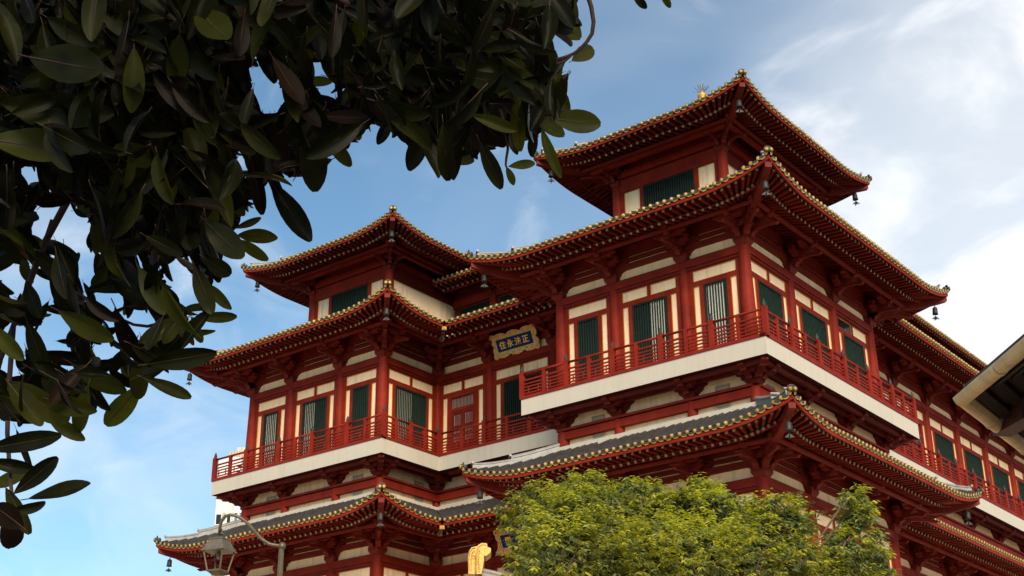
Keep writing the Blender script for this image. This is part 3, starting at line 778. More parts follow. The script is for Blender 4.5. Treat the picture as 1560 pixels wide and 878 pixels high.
for i in range(5):
    window(M @ T(0, -0.03, 0), 0.35 + i * 2.1, 1.85 + i * 2.1, 6.5, 7.42, 'green'); lbox(M, 'pilaster', 1.95 + i * 2.1, 2.25 + i * 2.1, -0.02, 0.12, 5.5, 7.9, RED, W)
    bracket((LX1 - 1.3 + 2.1 + i * 2.1, 6.6, 7.55), [0], 0.6, None, 0.6)
lbox(M, 'beam', 0, 10.8, -0.02, 0.10, 7.52, 7.86, RED, W)
b = MB(); b.box(-9, -5.05, 9.0, YEND, 4.5, 8.35); b.obj('wall', REDD, TEMPLE)

# --- balcony slabs
for (x0, x1, y0, y1) in ((RX0 - 0.98, RX1 + 0.98, RY0 - 0.98, 10.73), (LX0 - 0.98, LX1 + 0.98, LY0 - 0.98, 10.8), (LX1 + 0.98, RX0 - 0.98, WY - 0.98, 9), (-9, SX + 1.0, 10.73, YEND)):
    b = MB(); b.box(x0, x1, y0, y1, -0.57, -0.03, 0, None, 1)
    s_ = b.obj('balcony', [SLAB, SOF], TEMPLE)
    # red joists under the slab, set back from the edge
    j = MB()
    for o in (0.25, 0.62):
        j.box(x0 + o, x1 - o, y0 + o, y0 + o + 0.12, -0.70, -0.572); j.box(x1 - o - 0.12, x1 - o, y0 + o + 0.122, y1 - o, -0.70, -0.572)
    j.obj('edge_joist', REDD, s_)

# --- podium storey under the balconies
def podium(A, rot, xs, L, vents, corner0=False, corner1=False, vis=1.0, ledge=True, sk0=0.0, sk1=0.0):
    M = T(A[0], A[1], 0) @ RZ(rot)
    W = lbox(M, 'wall', 0, L, -0.25, -0.03, -2.6, -0.575, WHITE, TEMPLE)
    lbox(M, 'beam', -0.12 * corner0, L + 0.12 * corner1, -0.02, 0.16, -1.40, -1.155, RED, W)
    lbox(M, 'beam', -0.16 * corner0, L + 0.16 * corner1, -0.02, 0.20, -1.115, -1.035, RED, W)
    lbox(M, 'ledge', sk0, L + sk1, -0.02, 0.26, -1.85, -1.655, SLAB, W)
    for x in vents:
        for z0, z1 in ((-1.03, -0.80), (-1.60, -1.42)):
            v = MB(); ring(v, x - 0.24, x + 0.24, z0, z1, 0.03, -0.03, 0.015)
            for i in range(4):
                zz = z0 + 0.04 + (z1 - z0 - 0.08) * i / 3.4; v.box(x - 0.21, x + 0.21, 0.0, 0.03, zz, zz + 0.018)
            v.obj('vent', VENT, W, M)
    for i, x in enumerate(xs):
        p = M @ Vector((x, 0, 0))
        cr = (corner0 and i == 0) or (corner1 and i == len(xs) - 1)
        column((p.x, p.y, -1.75), 0.64, 0.20 if cr else 0.17, 0.20 if cr else 0.17)
PCAP = MB(); cap_block(PCAP, 0, 0, 0.0, 0.46, 0.18); PCAP = PCAP.mesh('bracket_set', REDD)
PARMS = [lat_arm(0.78, 0.08, 0.30, 0, 0.22, False), lat_arm(1.12, 0.24, 0.47, 0, 0.20, False), proj_arm(-0.1, 0.50, 0.10, 0.32, 0.20), proj_arm(-0.1, 0.84, 0.26, 0.46, 0.20), lat_arm(0.92, 0.24, 0.46, -0.42, 0.18, False)]
def pbracket(p, rots, diag=None, vis=1.0):
    o = inst('bracket_set', PCAP, TEMPLE, T(*p) @ RZ(rots[0]))
    for a in rots:
        for me in PARMS: piece('bracket_arm', me, T(*p) @ RZ(a), o, vis, Vector(p))
    if diag is not None:
        for me in PARMS[2:4]: piece('bracket_arm', me, T(*p) @ RZ(diag) @ Matrix.Diagonal((1, 1.4, 1, 1)), o, vis, Vector(p))
PZ = -1.04
def podium_side(A, rot, bays, vents, c0, c1, skip_first=False, skip_last=False, vis=1.0, sk0=0.0, sk1=0.0):
    xs = [0]
    for w_ in bays: xs.append(xs[-1] + w_)
    use = xs[(1 if skip_first else 0):(len(xs) - 1 if skip_last else len(xs))]
    podium(A, rot, use, xs[-1], vents, c0, c1, vis, True, sk0, sk1)
    M = T(A[0], A[1], 0) @ RZ(rot)
    for x in xs[1:-1]:
        p = M @ Vector((x, 0, PZ)); pbracket(tuple(p), [rot], None, vis)
podium_side((RX0, RY0), 0, [a_, b_, a_], [1.35, 5.9], True, False, False, False, 1.2, -0.26, 0.26)
podium_side((RX1, RY0), PI / 2, [s1, s2, s1], [1.0], False, True, True, False, 1.1, 0.0, 0.0)
podium_side((LX0, LY0), 0, [a_, b_, a_], [1.35, 5.9], True, False, False, False, 1.1, -0.26, 0.26)
podium_side((LX1, LY0), PI / 2, [WY - LY0], [2.1], False, False, True, True, 1.0, 0.0, -0.26)
podium_side((LX1, WY), 0, [2.59, 3.03, 2.59], [], False, False, False, True, 1.0, 0.0, 0.0)
podium_side((SX, RY1), PI / 2, [3.2] * 11, [], False, False, True, True, 0.8, 0.0, 0.0)
pbracket((RX1, RY0, PZ), [0, PI / 2], PI / 4, 1.4); pbracket((RX0, RY0, PZ), [0, -PI / 2], -PI / 4, 1.2); pbracket((RX1, RY1, PZ), [PI / 2, PI], 3 * PI / 4, 1.0)
pbracket((LX1, LY0, PZ), [0, PI / 2], PI / 4, 1.2); pbracket((LX0, LY0, PZ), [0, -PI / 2], -PI / 4, 1.1); pbracket((LX1 + 0.1, WY - 0.1, PZ), [PI / 4], None, 1.0)
M = T(RX1, RY0, 0) @ RZ(PI / 2)
lbox(M, 'hatch', 5.95, 6.5, -0.02, 0.01, -1.02, -0.62, DARK, TEMPLE)

# --- balustrades
RPAN = {}
def railing(A, rot, L, n, first=True, last=True):
    M = T(A[0], A[1], 0) @ RZ(rot)
    b = MB(); b.box(-0.03, L + 0.03, -0.03, 0.17, -0.028, 0.075)
    o = b.obj('balustrade', RED, TEMPLE, M)
    pw = L / n; key = round(pw, 3)
    if key not in RPAN:
        post = MB(); post.box(-0.078, 0.078, -0.07, 0.07, 0.0, 0.93)
        post.lathe([(0.045, 0.93), (0.06, 0.95), (0.062, 1.0), (0.05, 1.05), (0.028, 1.11), (0.006, 1.17)], 8, 1)
        mid = MB(); mid.box(-0.055, 0.055, -0.05, 0.05, 0.07, 0.88); mid.box(-0.06, 0.06, -0.055, 0.055, 0.80, 0.84)
        rail = MB(); rail.tube([(0.06, 0, 0.855), (pw - 0.06, 0, 0.855)], 0.042, 8); 
        mr = MB(); mr.box(0.06, pw - 0.06, -0.028, 0.028, 0.605, 0.655)
        lat = MB()
        for x0, x1, alt in ((0.06, pw / 2 - 0.045, 0), (pw / 2 + 0.045, pw - 0.06, 1)):
            for zz in (0.17, 0.28, 0.39, 0.50): lat.box(x0, x1, -0.02, 0.02, zz - 0.021, zz + 0.021)
            c = (x0 + x1) / 2
            for x in ((x0 + c) / 2, (c + x1) / 2): lat.box(x - 0.015, x + 0.015, -0.014, 0.014, 0.19, 0.38)
        RPAN[key] = (post.mesh('post', [RED, BRONZE]), mid.mesh('middle_post', RED), rail.mesh('handrail', RED, True), mr.mesh('middle_rail', RED), lat.mesh('lattice', RED))
    post, mid, rail, mr, lat = RPAN[key]
    for i in range(n + 1):
        x = i * pw; Mi = M @ T(x, 0.07, 0)
        if (i > 0 or first) and (i < n or last): inst('post', post, o, Mi)
        if i < n:
            inst('middle_post', mid, o, Mi @ T(pw / 2, 0, 0))
            inst('handrail', rail, o, Mi); inst('middle_rail', mr, o, Mi); inst('lattice', lat, o, Mi)
i_ = 0.0
railing((RX0 - 0.98, RY0 - 0.98), 0, 8.96, 5)
railing((RX1 + 0.98 , RY0 - 0.98), PI / 2, 10.73, 6, first=False)
railing((LX0 - 0.98, LY0 - 0.98), 0, 8.96, 5)
railing((LX1 + 0.98, LY0 - 0.98), PI / 2, WY - LY0, 2, first=False)
railing((LX1 + 0.98, WY - 0.98), 0, RX0 - LX1 - 1.96, 3, first=False)
railing((SX + 1.0, 10.75), PI / 2, 33.6, 19)
railing((LX0 - 0.98, LY1 + 0.9), -PI / 2, 9.6, 5, last=False)
flush()

# --- gilded roof finials
def finial(c, lab_unused=None, s_=1.0):
    b = MB(); M = T(*c) @ Matrix.Diagonal((s_, s_, s_, 1))
    b.lathe([(0.42, -1.1), (0.46, -0.95), (0.30, -0.85), (0.26, -0.1), (0.40, 0.0), (0.42, 0.10), (0.22, 0.16), (0.18, 0.26), (0.28, 0.36), (0.27, 0.50), (0.14, 0.60), (0.10, 0.74), (0.04, 0.78), (0.02, 1.3)], 14, 0, M)
    o = b.obj('roof_finial', BRIGHTG, TEMPLE, None, True)
    q = MB()
    for k in range(22):
        a = 2 * PI * k / 22; el = 0.45 + 0.75 * (k % 3) / 2
        p0 = M @ Vector((0, 0, 0.62)); p1 = M @ Vector((0.62 * math.cos(a) * math.cos(el), 0.62 * math.sin(a) * math.cos(el), 0.62 + 0.55 * math.sin(el)))
        q.tube([p0, p1], 0.0055, 4)
    q.obj('finial_rays', BRONZE, o)
finial((-4.49, 5.37, 12.0), s_=0.62); finial((-19.7, 5.45, 11.3), s_=0.5)

# ------------------------------------------------------------------ wind bells
BELL = None
def bell(p, label, s_=1.0, swing=0.0):
    global BELL
    M = T(*p) @ Matrix.Rotation(swing, 4, 'Y') @ Matrix.Diagonal((s_, s_, s_, 1))
    if BELL is None:
        a = MB(); a.tube([(0, 0, 0.16), (0, 0, -0.02)], 0.010, 6); a.tube([(0.03 * math.cos(t), 0, 0.01 + 0.03 * math.sin(t)) for t in [2 * PI * i / 8 for i in range(9)]], 0.008, 5)
        bd = MB(); bd.lathe([(0.02, 0.0), (0.075, -0.02), (0.088, -0.06), (0.092, -0.20), (0.105, -0.27), (0.098, -0.27), (0.08, -0.22)], 12)
        cl = MB(); cl.tube([(0, 0, -0.2), (0, 0, -0.36)], 0.008, 5)
        cl.prism([(-0.13, -0.46), (-0.11, -0.42), (-0.03, -0.35), (0.03, -0.35), (0.11, -0.42), (0.13, -0.46), (0.07, -0.44), (0.03, -0.47), (0, -0.43), (-0.03, -0.47), (-0.07, -0.44)][::-1], -0.012, 0.012, 0, RZ(0.65))
        cl.prism([(-0.13, -0.46), (-0.11, -0.42), (-0.03, -0.35), (0.03, -0.35), (0.11, -0.42), (0.13, -0.46), (0.07, -0.44), (0.03, -0.47), (0, -0.43), (-0.03, -0.47), (-0.07, -0.44)][::-1], -0.012, 0.012, 0, RZ(0.65 + PI / 2))
        BELL = (a.mesh('hook', BRONZE), bd.mesh('bell_body', BRONZE, True), cl.mesh('clapper', BRONZE))
    o = bpy.data.objects.new('wind_bell', None); o.empty_display_size = 0.1
    link(o, None, M); tag(o, label, 'bell', 'wind bells under the roof corners')
    for nm, me in zip(('hook', 'bell_body', 'clapper'), BELL): inst(nm, me, o, M)
e3, e2 = 2.28 - 0.45, 2.38 - 0.45
zt, z3, z2 = 8.76 - 0.16, 4.56 - 0.18, -2.89 - 0.18
te = TE - 0.5
bell((-6.6 - te, 2.62 - te, zt), 'wind bell under left corner of the highest, right-hand tower roof', 1, 0.05)
bell((-2.38 + te, 2.62 - te, zt), 'wind bell under the peak-like front corner of the highest tower roof')
bell((-2.38 + te, 7.72 + te, zt), 'wind bell under right end of the highest tower roof, against the sky', 1, -0.06)
bell((LX0 + 1.38 - te, 2.69 - te, zt), 'wind bell under left end of the left tower top roof', 1, 0.04)
bell((LX1 - 1.4 + te, 2.69 - te, zt), 'wind bell under front corner of the left tower top roof')
bell((RX1 + e3, RY0 - e3, z3), 'wind bell under front corner of the roof above the right balcony')
bell((RX1 + e3, RY1 + e3, z3), 'wind bell at right end of the roof above the right balcony', 1, 0.05)
bell((RX0 - e3, RY0 - e3, z3), 'wind bell at left end of the roof above the right balcony, in shade')
bell((LX1 + e3, LY0 - e3, z3), 'wind bell under front corner of the roof above the left balcony')
bell((LX0 - e3, LY0 - e3, z3), 'wind bell at left end of the roof above the left balcony, beside leaves', 1, 0.05)
bell((RX1 + e2, RY0 - e2, z2), 'wind bell under front corner of the lowest right roof, above the green tree')
bell((RX0 - e2, RY0 - e2, z2), 'wind bell at left end of the lowest right roof, left of the green tree')
bell((RX1 + e2, RY1 + e2, z2), 'wind bell at right end of the lowest right roof')
bell((LX1 + e2, LY0 - e2, z2), 'wind bell under front corner of the lowest left roof')
bell((LX0 - e2, LY0 - e2, z2), 'wind bell at left end of the lowest left roof, left of the street lamp', 1, 0.05)

# ------------------------------------------------------------------ name boards
def plaque(c, w_, h, tilt, text, label):
    M = T(*c) @ Matrix.Rotation(tilt, 4, 'X')        # local: x right, z up, -y towards viewer
    o = bpy.data.objects.new('name_board', None); link(o, None, M); tag(o, label, 'sign')
    fr = MB(); n = 120; outl = []
    W2, H2 = w_ / 2 + 0.14, h / 2 + 0.13
    pts = []
    for sx, sz, ex, ez, lob in ((-W2, -H2, W2, -H2, 3), (W2, -H2, W2, H2, 2), (W2, H2, -W2, H2, 3), (-W2, H2, -W2, -H2, 2)):
        dx, dz = ex - sx, ez - sz; ln = math.hypot(dx, dz); nx, nz = dz / ln, -dx / ln
        for i in range(lob * 8):
            t = i / (lob * 8); bump = abs(math.sin(PI * t * lob)) ** 0.6 * 0.10
            pts.append((sx + dx * t + nx * bump, sz + dz * t + nz * bump))
    fr.prism(pts, -0.02, 0.05)
    f = fr.obj('carved_frame', GILT, o, M)
    s = MB()
    for x, z in ((-W2, H2), (W2, H2), (W2, -H2), (-W2, -H2)):
        for rad in (0.10, 0.055): s.tube([(x + rad * math.cos(a), -0.035, z + rad * math.sin(a)) for a in [2 * PI * i / 10 for i in range(11)]], 0.025, 6)
    for i in range(26):
        t = i / 26 * 2 * PI; x = (w_ / 2 + 0.13) * max(-1, min(1, 1.35 * math.cos(t))); z = (h / 2 + 0.11) * max(-1, min(1, 1.35 * math.sin(t)))
        s.tube([(x + 0.05 * math.cos(a + t), -0.03, z + 0.05 * math.sin(a + t)) for a in [1.7 * PI * k / 8 for k in range(9)]], 0.018, 5)
    tag(s.obj('scroll_carving', GILT, o, M), kind='stuff')
    p = MB(); p.box(-w_ / 2, w_ / 2, -0.055, -0.021, -h / 2, h / 2); p.obj('blue_panel', BLUE, o, M)
    for i, ch in enumerate(text):
        if ch == ' ': continue
        c_ = bpy.data.curves.new('glyph', 'FONT'); c_.body = ch; c_.size = h * 0.66; c_.align_x = 'CENTER'; c_.align_y = 'CENTER'; c_.extrude = 0.008; c_.offset = 0.006
        t_ = bpy.data.objects.new('glyph_source', c_); COL.objects.link(t_)
        bpy.context.view_layer.update()
        me = bpy.data.meshes.new_from_object(t_.evaluated_get(bpy.context.evaluated_depsgraph_get()))
        bpy.data.objects.remove(t_); me.materials.clear(); me.materials.append(GLET)
        xs = [v.co.x for v in me.vertices]; ys = [v.co.y for v in me.vertices]; cx, cy = (min(xs) + max(xs)) / 2, (min(ys) + max(ys)) / 2
        x = w_ * (-0.5 + (i + 0.5) / len(text)) * 0.88
        inst('character', me, o, M @ T(x, -0.066, 0) @ Matrix.Rotation(PI / 2, 4, 'X') @ T(-cx, -cy, 0))
plaque((-12.16, 3.80, 3.94), 1.62, 0.46, R(24), '住永法正', 'gold framed blue board with four gold Chinese characters above the balcony')
plaque((-12.0, 3.80, 3.94 + D2), 1.62, 0.44, R(24), '殿  ', 'gold framed blue board half hidden by the green tree below')

# ------------------------------------------------------------------ street lamp (20 m away)
D = 20
base = at(428, 860, D); base.z = GZ
lamp = empty('street_lamp', base, 'tan metal street lamp with a square lantern hanging from a curved arm', 'street lamp')
pt = at(429, 834, D)
b = MB(); b.tube([(base.x, base.y, GZ), (base.x, base.y, GZ + 0.9), (base.x, base.y, GZ + 1.0), (pt.x, pt.y, pt.z)], [0.13, 0.12, 0.055, 0.038], 12)
b.obj('pole', LAMPM, lamp, None, True)
arm = [(430, 832), (421, 831), (410, 829), (398, 821), (388, 810), (378, 798), (368, 790), (358, 785.5), (350, 784.5), (343, 787), (338, 793), (335.5, 801), (334.5, 812)]
b = MB(); b.tube([at(u, v, D) for u, v in arm], 0.023, 10); b.lathe([(0.02, -0.05), (0.05, -0.03), (0.055, 0.0), (0.04, 0.04), (0.01, 0.055)], 12, 0, T(*at(430, 832, D)))
b.obj('arm', LAMPM, lamp, None, True)
lt = at(333.5, 841, D); ang = R(17)
LM = T(lt.x, lt.y, lt.z) @ RZ(ang)
def frus(b, h0, w0, h1, w1, m=0):
    v = [(sx * w_, sy * w_, h) for h, w_ in ((h0, w0), (h1, w1)) for sx, sy in ((-1, -1), (1, -1), (1, 1), (-1, 1))]
    b.add(v, [(3, 2, 1, 0), (4, 5, 6, 7)] + [(j, (j + 1) % 4, 4 + (j + 1) % 4, 4 + j) for j in range(4)], m, None)
b = MB(); frus(b, 0.0, 0.185, 0.018, 0.185); frus(b, 0.018, 0.172, 0.17, 0.105); frus(b, 0.17, 0.115, 0.19, 0.105); frus(b, 0.19, 0.09, 0.215, 0.03)
b.lathe([(0.03, 0.215), (0.035, 0.24), (0.06, 0.25), (0.055, 0.27), (0.025, 0.28), (0.028, 0.33)], 12)
b.obj('lantern_roof', LAMPR, lamp, LM)
b = MB()
for sx, sy in ((-1, -1), (1, -1), (1, 1), (-1, 1)): b.tube([(sx * 0.155, sy * 0.155, 0), (sx * 0.105, sy * 0.105, -0.27)], 0.013, 6)
frus(b, -0.29, 0.112, -0.265, 0.112); frus(b, -0.34, 0.05, -0.29, 0.10)
b.tube([(0, 0, 0.0), (0, 0, -0.1)], 0.03, 8)
b.obj('lantern_cage', LAMPM, lamp, LM)
# ------------------------------------------------------------------ gate roof with gilded ridge end
D = 27.0
gp = at(729, 878, D)
gate = empty('gate_roof', (gp.x, gp.y, GZ), 'tiled gate roof with a gilded upturned ridge end beside the green tree', 'gate')
out_ = [(714, 876), (713.2, 853), (715, 842), (719, 836.5), (729, 834.5), (733, 832.3), (741.5, 832.8), (742.5, 838), (747.5, 840.2), (746.8, 846), (740, 851), (737.5, 850), (737, 858), (733.5, 878)]
axx = CR.normalized(); ay = Vector((0, 0, 1)).cross(axx); ay = Vector((-axx.y, axx.x, 0)).normalized()
cen = at(729, 860, D)
b = MB(); poly = []
for u, v in out_:
    q = at(u, v, D) - cen; poly.append((q.dot(axx), q.dot(CU) * 1.02))
hx = Vector((axx.x, axx.y, 0)).normalized()
GM = frame(cen, hx, ay, Vector((0, 0, 1)))
b.prism(poly, -0.14, 0.14); orn = b.obj('gilded_ridge_end', BRIGHTG, gate, GM)
def loc(u, v):
    q = at(u, v, D) - cen; return (q.dot(axx), q.dot(CU) * 1.02)
band = [(727, 837.5), (730, 834), (734, 832), (742, 832.5), (743, 838), (748.3, 840), (747.4, 846.3), (740.5, 851.5), (738, 850.5), (737.4, 858), (734, 878), (726, 878), (725.2, 860), (725.2, 847)]
b = MB(); b.prism([loc(u, v) for u, v in band], -0.23, 0.23); b.obj('curled_crest', BRIGHTG, orn, GM)
rim = MB(); rim.tube([(x, -0.235, z) for x, z in [loc(u, v) for u, v in ((726, 876), (726.4, 860), (726.6, 847), (729, 838), (734.5, 834), (741, 834.5))]], 0.016, 6)
for i in range(11):
    x, z = loc(729.3 + 0.25 * abs(i - 5), 874 - 3.0 * i); rim.lathe([(0.004, -0.014), (0.015, 0), (0.004, 0.014)], 6, 0, T(x, -0.235, z))
tag(rim.obj('crest_beading', BRIGHTG, orn, GM), kind='stuff')
c = MB()
def inset(pl, k):
    cx = sum(p[0] for p in pl) / len(pl); cz = sum(p[1] for p in pl) / len(pl); return [(cx + (x - cx) * k, cz + (z - cz) * k) for x, z in pl]
for ring_ in ([(715.5, 872), (714.6, 854), (716.5, 843), (720, 838.5), (724, 837.5)], [(718.5, 872), (718, 856), (719.5, 846), (723, 842)]):
    c.tube([(x, -0.145, z) for x, z in [loc(u, v) for u, v in ring_]], 0.012, 5)
x0_, z0_ = loc(721.5, 851); c.tube([(x0_ + 0.026 * math.cos(a), -0.145, z0_ + 0.026 * math.sin(a)) for a in [2 * PI * i / 10 for i in range(11)]], 0.009, 5)
c.obj('ridge_end_carving', BRIGHTG, orn, GM)
rd = Vector((0.25, 0.95, -0.06)).normalized(); rx = Vector((rd.y, -rd.x, 0)).normalized()
r0 = at(733, 868, D) + Vector((0, 0, -0.12))
for k, (dx, h, wd, m) in enumerate(((0, 0.10, 0.10, TILEL), (0, 0.0, 0.15, TILEL), (0, -0.10, 0.19, TILE), (0, -0.20, 0.23, TILEL))):
    b = MB(); b.tube([r0 + Vector((0, 0, h)) + rd * -0.1, r0 + Vector((0, 0, h)) + rd * 6], wd * 0.55, 10); b.obj('ridge_course', m, gate, None, True)
b = MB()
for sgn in (-1, 1):
    p0 = r0 + Vector((0, 0, -0.3)); q0_ = p0 + rx * (sgn * 2.2) + Vector((0, 0, -1.1))
    b.add([tuple(p0), tuple(p0 + rd * 6), tuple(q0_ + rd * 6), tuple(q0_)], [(0, 1, 2, 3)], 0)
    for i in range(24):
        t = i * 0.25; b.tube([p0 + rd * t, q0_ + rd * t], 0.06, 6)
b.obj('roof_slope', TILE, gate)
b = MB()
for t in (0.6, 5.4):
    for sgn in (-1, 1):
        p = r0 + rd * t + rx * sgn * 1.2; b.tube([(p.x, p.y, GZ), (p.x, p.y, p.z - 0.9)], 0.2, 12)
b.obj('post', RED, gate)

# ------------------------------------------------------------------ far tower block on the left
D = 160.0
tb0 = at(331, 745, D)
u_ = Vector((CR.x, CR.y, 0)).normalized(); v_ = Vector((-u_.y, u_.x, 0)); k_ = D / FPX
TM = frame(Vector((tb0.x, tb0.y, 0)), u_, v_, Vector((0, 0, 1)))
far = empty('tower_block', (tb0.x, tb0.y, GZ), 'pale high-rise block with roof sheds seen behind the left balcony', 'building')
ztop = zat(tb0, 698)
zrow = zat(tb0, 784)
b = MB(); b.box(0, 34 * k_, 0, 14, GZ, ztop); b.obj('wall', CONC, far, TM)
b = MB(); b.box(29 * k_, 60 * k_, -0.6, 10, GZ, ztop - 1.2); b.obj('clad_bay', PALEB, far, TM)
for i in range(-3, 5):
    zz = zrow + i * 5.6 + 1.9
    if zz < ztop - 0.5:
        b = MB(); b.box(-0.15, 34 * k_ + 0.1, -0.25, 0.2, zz, zz + 0.25); b.obj('ledge', CONC, far, TM)
        b = MB(); b.box(12.5 * k_, 15.5 * k_, -0.5, -0.01, zz - 2.4, zz - 1.8); b.obj('air_conditioner', VENT, far, TM)
for row in range(-2, 5):
    zz = zrow + row * 5.6 - 1.2
    if zz + 3 > ztop: continue
    for x0, x1, y, m in ((1.5, 10, -0.06, DARK), (18, 24, -0.06, DARK), (30.5, 36, -0.66, GLASSB), (38, 43, -0.66, GLASSB)):
        b = MB(); b.box(x0 * k_, x1 * k_, y, y + 0.3, zz, zz + 1.2); o = b.obj('window', m, far, TM)
        f = MB(); ring(f, x0 * k_ - 0.08, x1 * k_ + 0.08, zz - 0.08, zz + 1.28, 0.12, -y - 0.01, -y + 0.08); f.obj('window_frame', CONC, o, TM)
b = MB(); b.box(6 * k_, 30 * k_, 1, 12, ztop, ztop + 0.35); b.obj('parapet', CONC, far, TM)
for i in range(7):
    b = MB(); b.box((10 + i * 4.2) * k_, (13.6 + i * 4.2) * k_, 1.5, 1.7, ztop + 0.35, ztop + 1.25); b.obj('roof_screen_panel', VENT, far, TM)
for i in range(3):
    for j in range(2):
        b = MB(); b.box((19 + i * 7) * k_, (25.6 + i * 7) * k_, 2.5, 3.2, ztop + 1.0 + j * 0.55, ztop + 1.5 + j * 0.55); b.obj('water_tank_panel', SLAB, far, TM)

# ------------------------------------------------------------------ shophouse eave on the right
D = 14.0
sp = at(1466, 608, D)
az = lambda a: Vector((math.sin(R(a)), math.cos(R(a)), 0))
d1, d2 = az(136.3), az(-3.0)
inn = (az(136.3) + az(-3.0)).normalized()
if inn.dot(CR) < 0: inn = -inn
shop = empty('shophouse', (sp.x + 3, sp.y + 1, GZ), 'shophouse roof corner with beige gutters and dark boarded eaves at right edge', 'building')
L1, L2 = 5.0, 9.0
def gutter(d, L, nrm, nm):
    b = MB(); secs = []
    prof = []
    for i in range(9):
        a = PI + PI * i / 8; prof.append((0.074 * math.cos(a), 0.074 * math.sin(a)))
    prof = [(-0.084, 0.02), (-0.084, 0.0)] + prof[1:-1] + [(0.084, 0.0), (0.084, 0.02), (0.066, 0.02), (0.066, 0.0), (-0.066, 0.0), (-0.066, 0.02)]
    for t in (-0.03, L):
        secs.append([tuple(sp + d * t + nrm * x + Vector((0, 0, z))) for x, z in prof])
    b.sweep(secs, 0)
    t = 0.9
    while t < L:
        sec = []
        for dt in (-0.025, 0.025):
            sec.append([tuple(sp + d * (t + dt) + nrm * (0.083 * math.cos(a)) + Vector((0, 0, 0.083 * math.sin(a)))) for a in [PI + PI * i / 8 for i in range(9)]])
        b.sweep(sec, 0); t += 1.15
    b.obj(nm, GUT, shop)
n1 = Vector((-d1.y, d1.x, 0)); n1 = n1 if n1.dot(inn) > 0 else -n1
n2 = Vector((-d2.y, d2.x, 0)); n2 = n2 if n2.dot(inn) > 0 else -n2
gutter(d1, L1, n1, 'gutter'); gutter(d2, L2, n2, 'gutter')
# roof slopes: two planes meeting along the hip
rise = 0.42; dep = 4.0
hipv = (inn * 1.0); hl = dep / max(0.05, inn.dot(n1)); hl2 = dep / max(0.05, inn.dot(n2))
hp = sp + inn * hl + Vector((0, 0, rise * dep))
for d, n_, L in ((d1, n1, L1), (d2, n2, L2)):
    b = MB()
    ex = (inn * hl).dot(d)
    A, B = sp + n_ * 0.03 + Vector((0, 0, 0.06)), sp + d * L + n_ * 0.03 + Vector((0, 0, 0.06))
    Cc = sp + d * L + n_ * dep + Vector((0, 0, rise * dep + 0.06)); Dd = hp + Vector((0, 0, 0.06))
    b.add([tuple(A), tuple(B), tuple(Cc), tuple(Dd)] + [tuple(p + Vector((0, 0, 0.08))) for p in (A, B, Cc, Dd)], [(3, 2, 1, 0), (4, 5, 6, 7), (0, 1, 5, 4), (1, 2, 6, 5), (2, 3, 7, 6), (3, 0, 4, 7)], 0)
    b.obj('roof_slope', TERR, shop)
    for i in range(int((dep - 0.2) / 0.17)):
        q = 0.16 + i * 0.17; t0_ = (inn * (hl * q / dep)).dot(d)
        p0 = sp + n_ * q + d * t0_ + Vector((0, 0, rise * q + 0.0)); p1 = sp + n_ * q + d * L + Vector((0, 0, rise * q + 0.0))
        nn = (n_ + Vector((0, 0, rise))).normalized() * 0.055; up = Vector((0, 0, 0.03))
        b = MB(); b.sweep([[tuple(p - nn - up), tuple(p + nn - up), tuple(p + nn + up), tuple(p - nn + up)] for p in (p0, p1)], 0)
        b.obj('eave_board', TIMB, shop)
# wall below, set back under the eave, and a red brown beam end
wz = sp.z - 0.02
b = MB()
o1, o2 = 3.2, 3.2
wc = sp + inn * (o1 / max(0.05, inn.dot(n1)))
pA, pB = wc + d1 * L1, wc + d2 * L2

tops = [(p.x, p.y, wz + 1.15) for p in (wc, pA, pA + inn * 4, pB + inn * 4, pB)]
bots = [(x, y, GZ) for x, y, z in tops]
b.add(tops + bots, [(0, 1, 2, 3, 4), (9, 8, 7, 6, 5)] + [(i, (i + 1) % 5, 5 + (i + 1) % 5, 5 + i) for i in range(5)], 0)
b.obj('wall', TIMB, shop)
bm_ = at(1560, 626, D + 0.5); BMx = frame(bm_, az(40), az(-50), Vector((0, 0, 1)))
b = MB(); b.box(-0.09, 0.12, -0.1, 0.5, -0.12, 0.13); b.obj('beam_end', BROWN, shop, BMx)
b = MB(); bq = at(1566, 652, D - 0.1); b.tube([bq + Vector((0, 0, 0.04)), bq + az(60) * 0.5 + Vector((0, 0, -0.1))], 0.07, 10); b.obj('downpipe', GUT, shop, None, True)

# ------------------------------------------------------------------ green tree below
D = 24.0
tz = at(1040, 980, D)
tree = empty('garden_tree', (tz.x, tz.y, GZ), 'bushy yellow-green tree with fine drooping leaves in front of the temple', 'tree')
clumps = [(808, 802, 30, 0), (838, 772, 26, 0), (850, 790, 42, -1), (884, 750, 26, 0), (880, 775, 36, -1), (930, 786, 42, 0), (940, 760, 20, 1), (985, 778, 36, 0.5), (980, 755, 16, 1), (1050, 776, 38, 0), (1072, 748, 15, 0), (1090, 765, 20, -0.5), (1110, 798, 38, 0),
          (1165, 800, 34, 0.5), (1205, 795, 32, 0), (1212, 848, 36, -0.5), (1292, 832, 28, 0), (1304, 792, 20, 0.2), (1306, 766, 13, 0.2), (1322, 858, 28, 0.5), (818, 856, 34, 0), (855, 842, 58, -1.5), (930, 845, 58, -1), (1000, 840, 58, -1), (1070, 845, 58, -1.5),
          (1140, 852, 56, -1), (1262, 876, 34, 0), (1030, 802, 46, 0.5), (900, 905, 80, -1), (1050, 905, 85, -1), (1200, 905, 70, 0), (1300, 905, 46, 0), (806, 912, 36, 0), (960, 805, 44, 1.5), (1130, 815, 40, 1.5), (870, 815, 40, 1.5), (1240, 895, 48, 1)]
rng = random.Random(5)
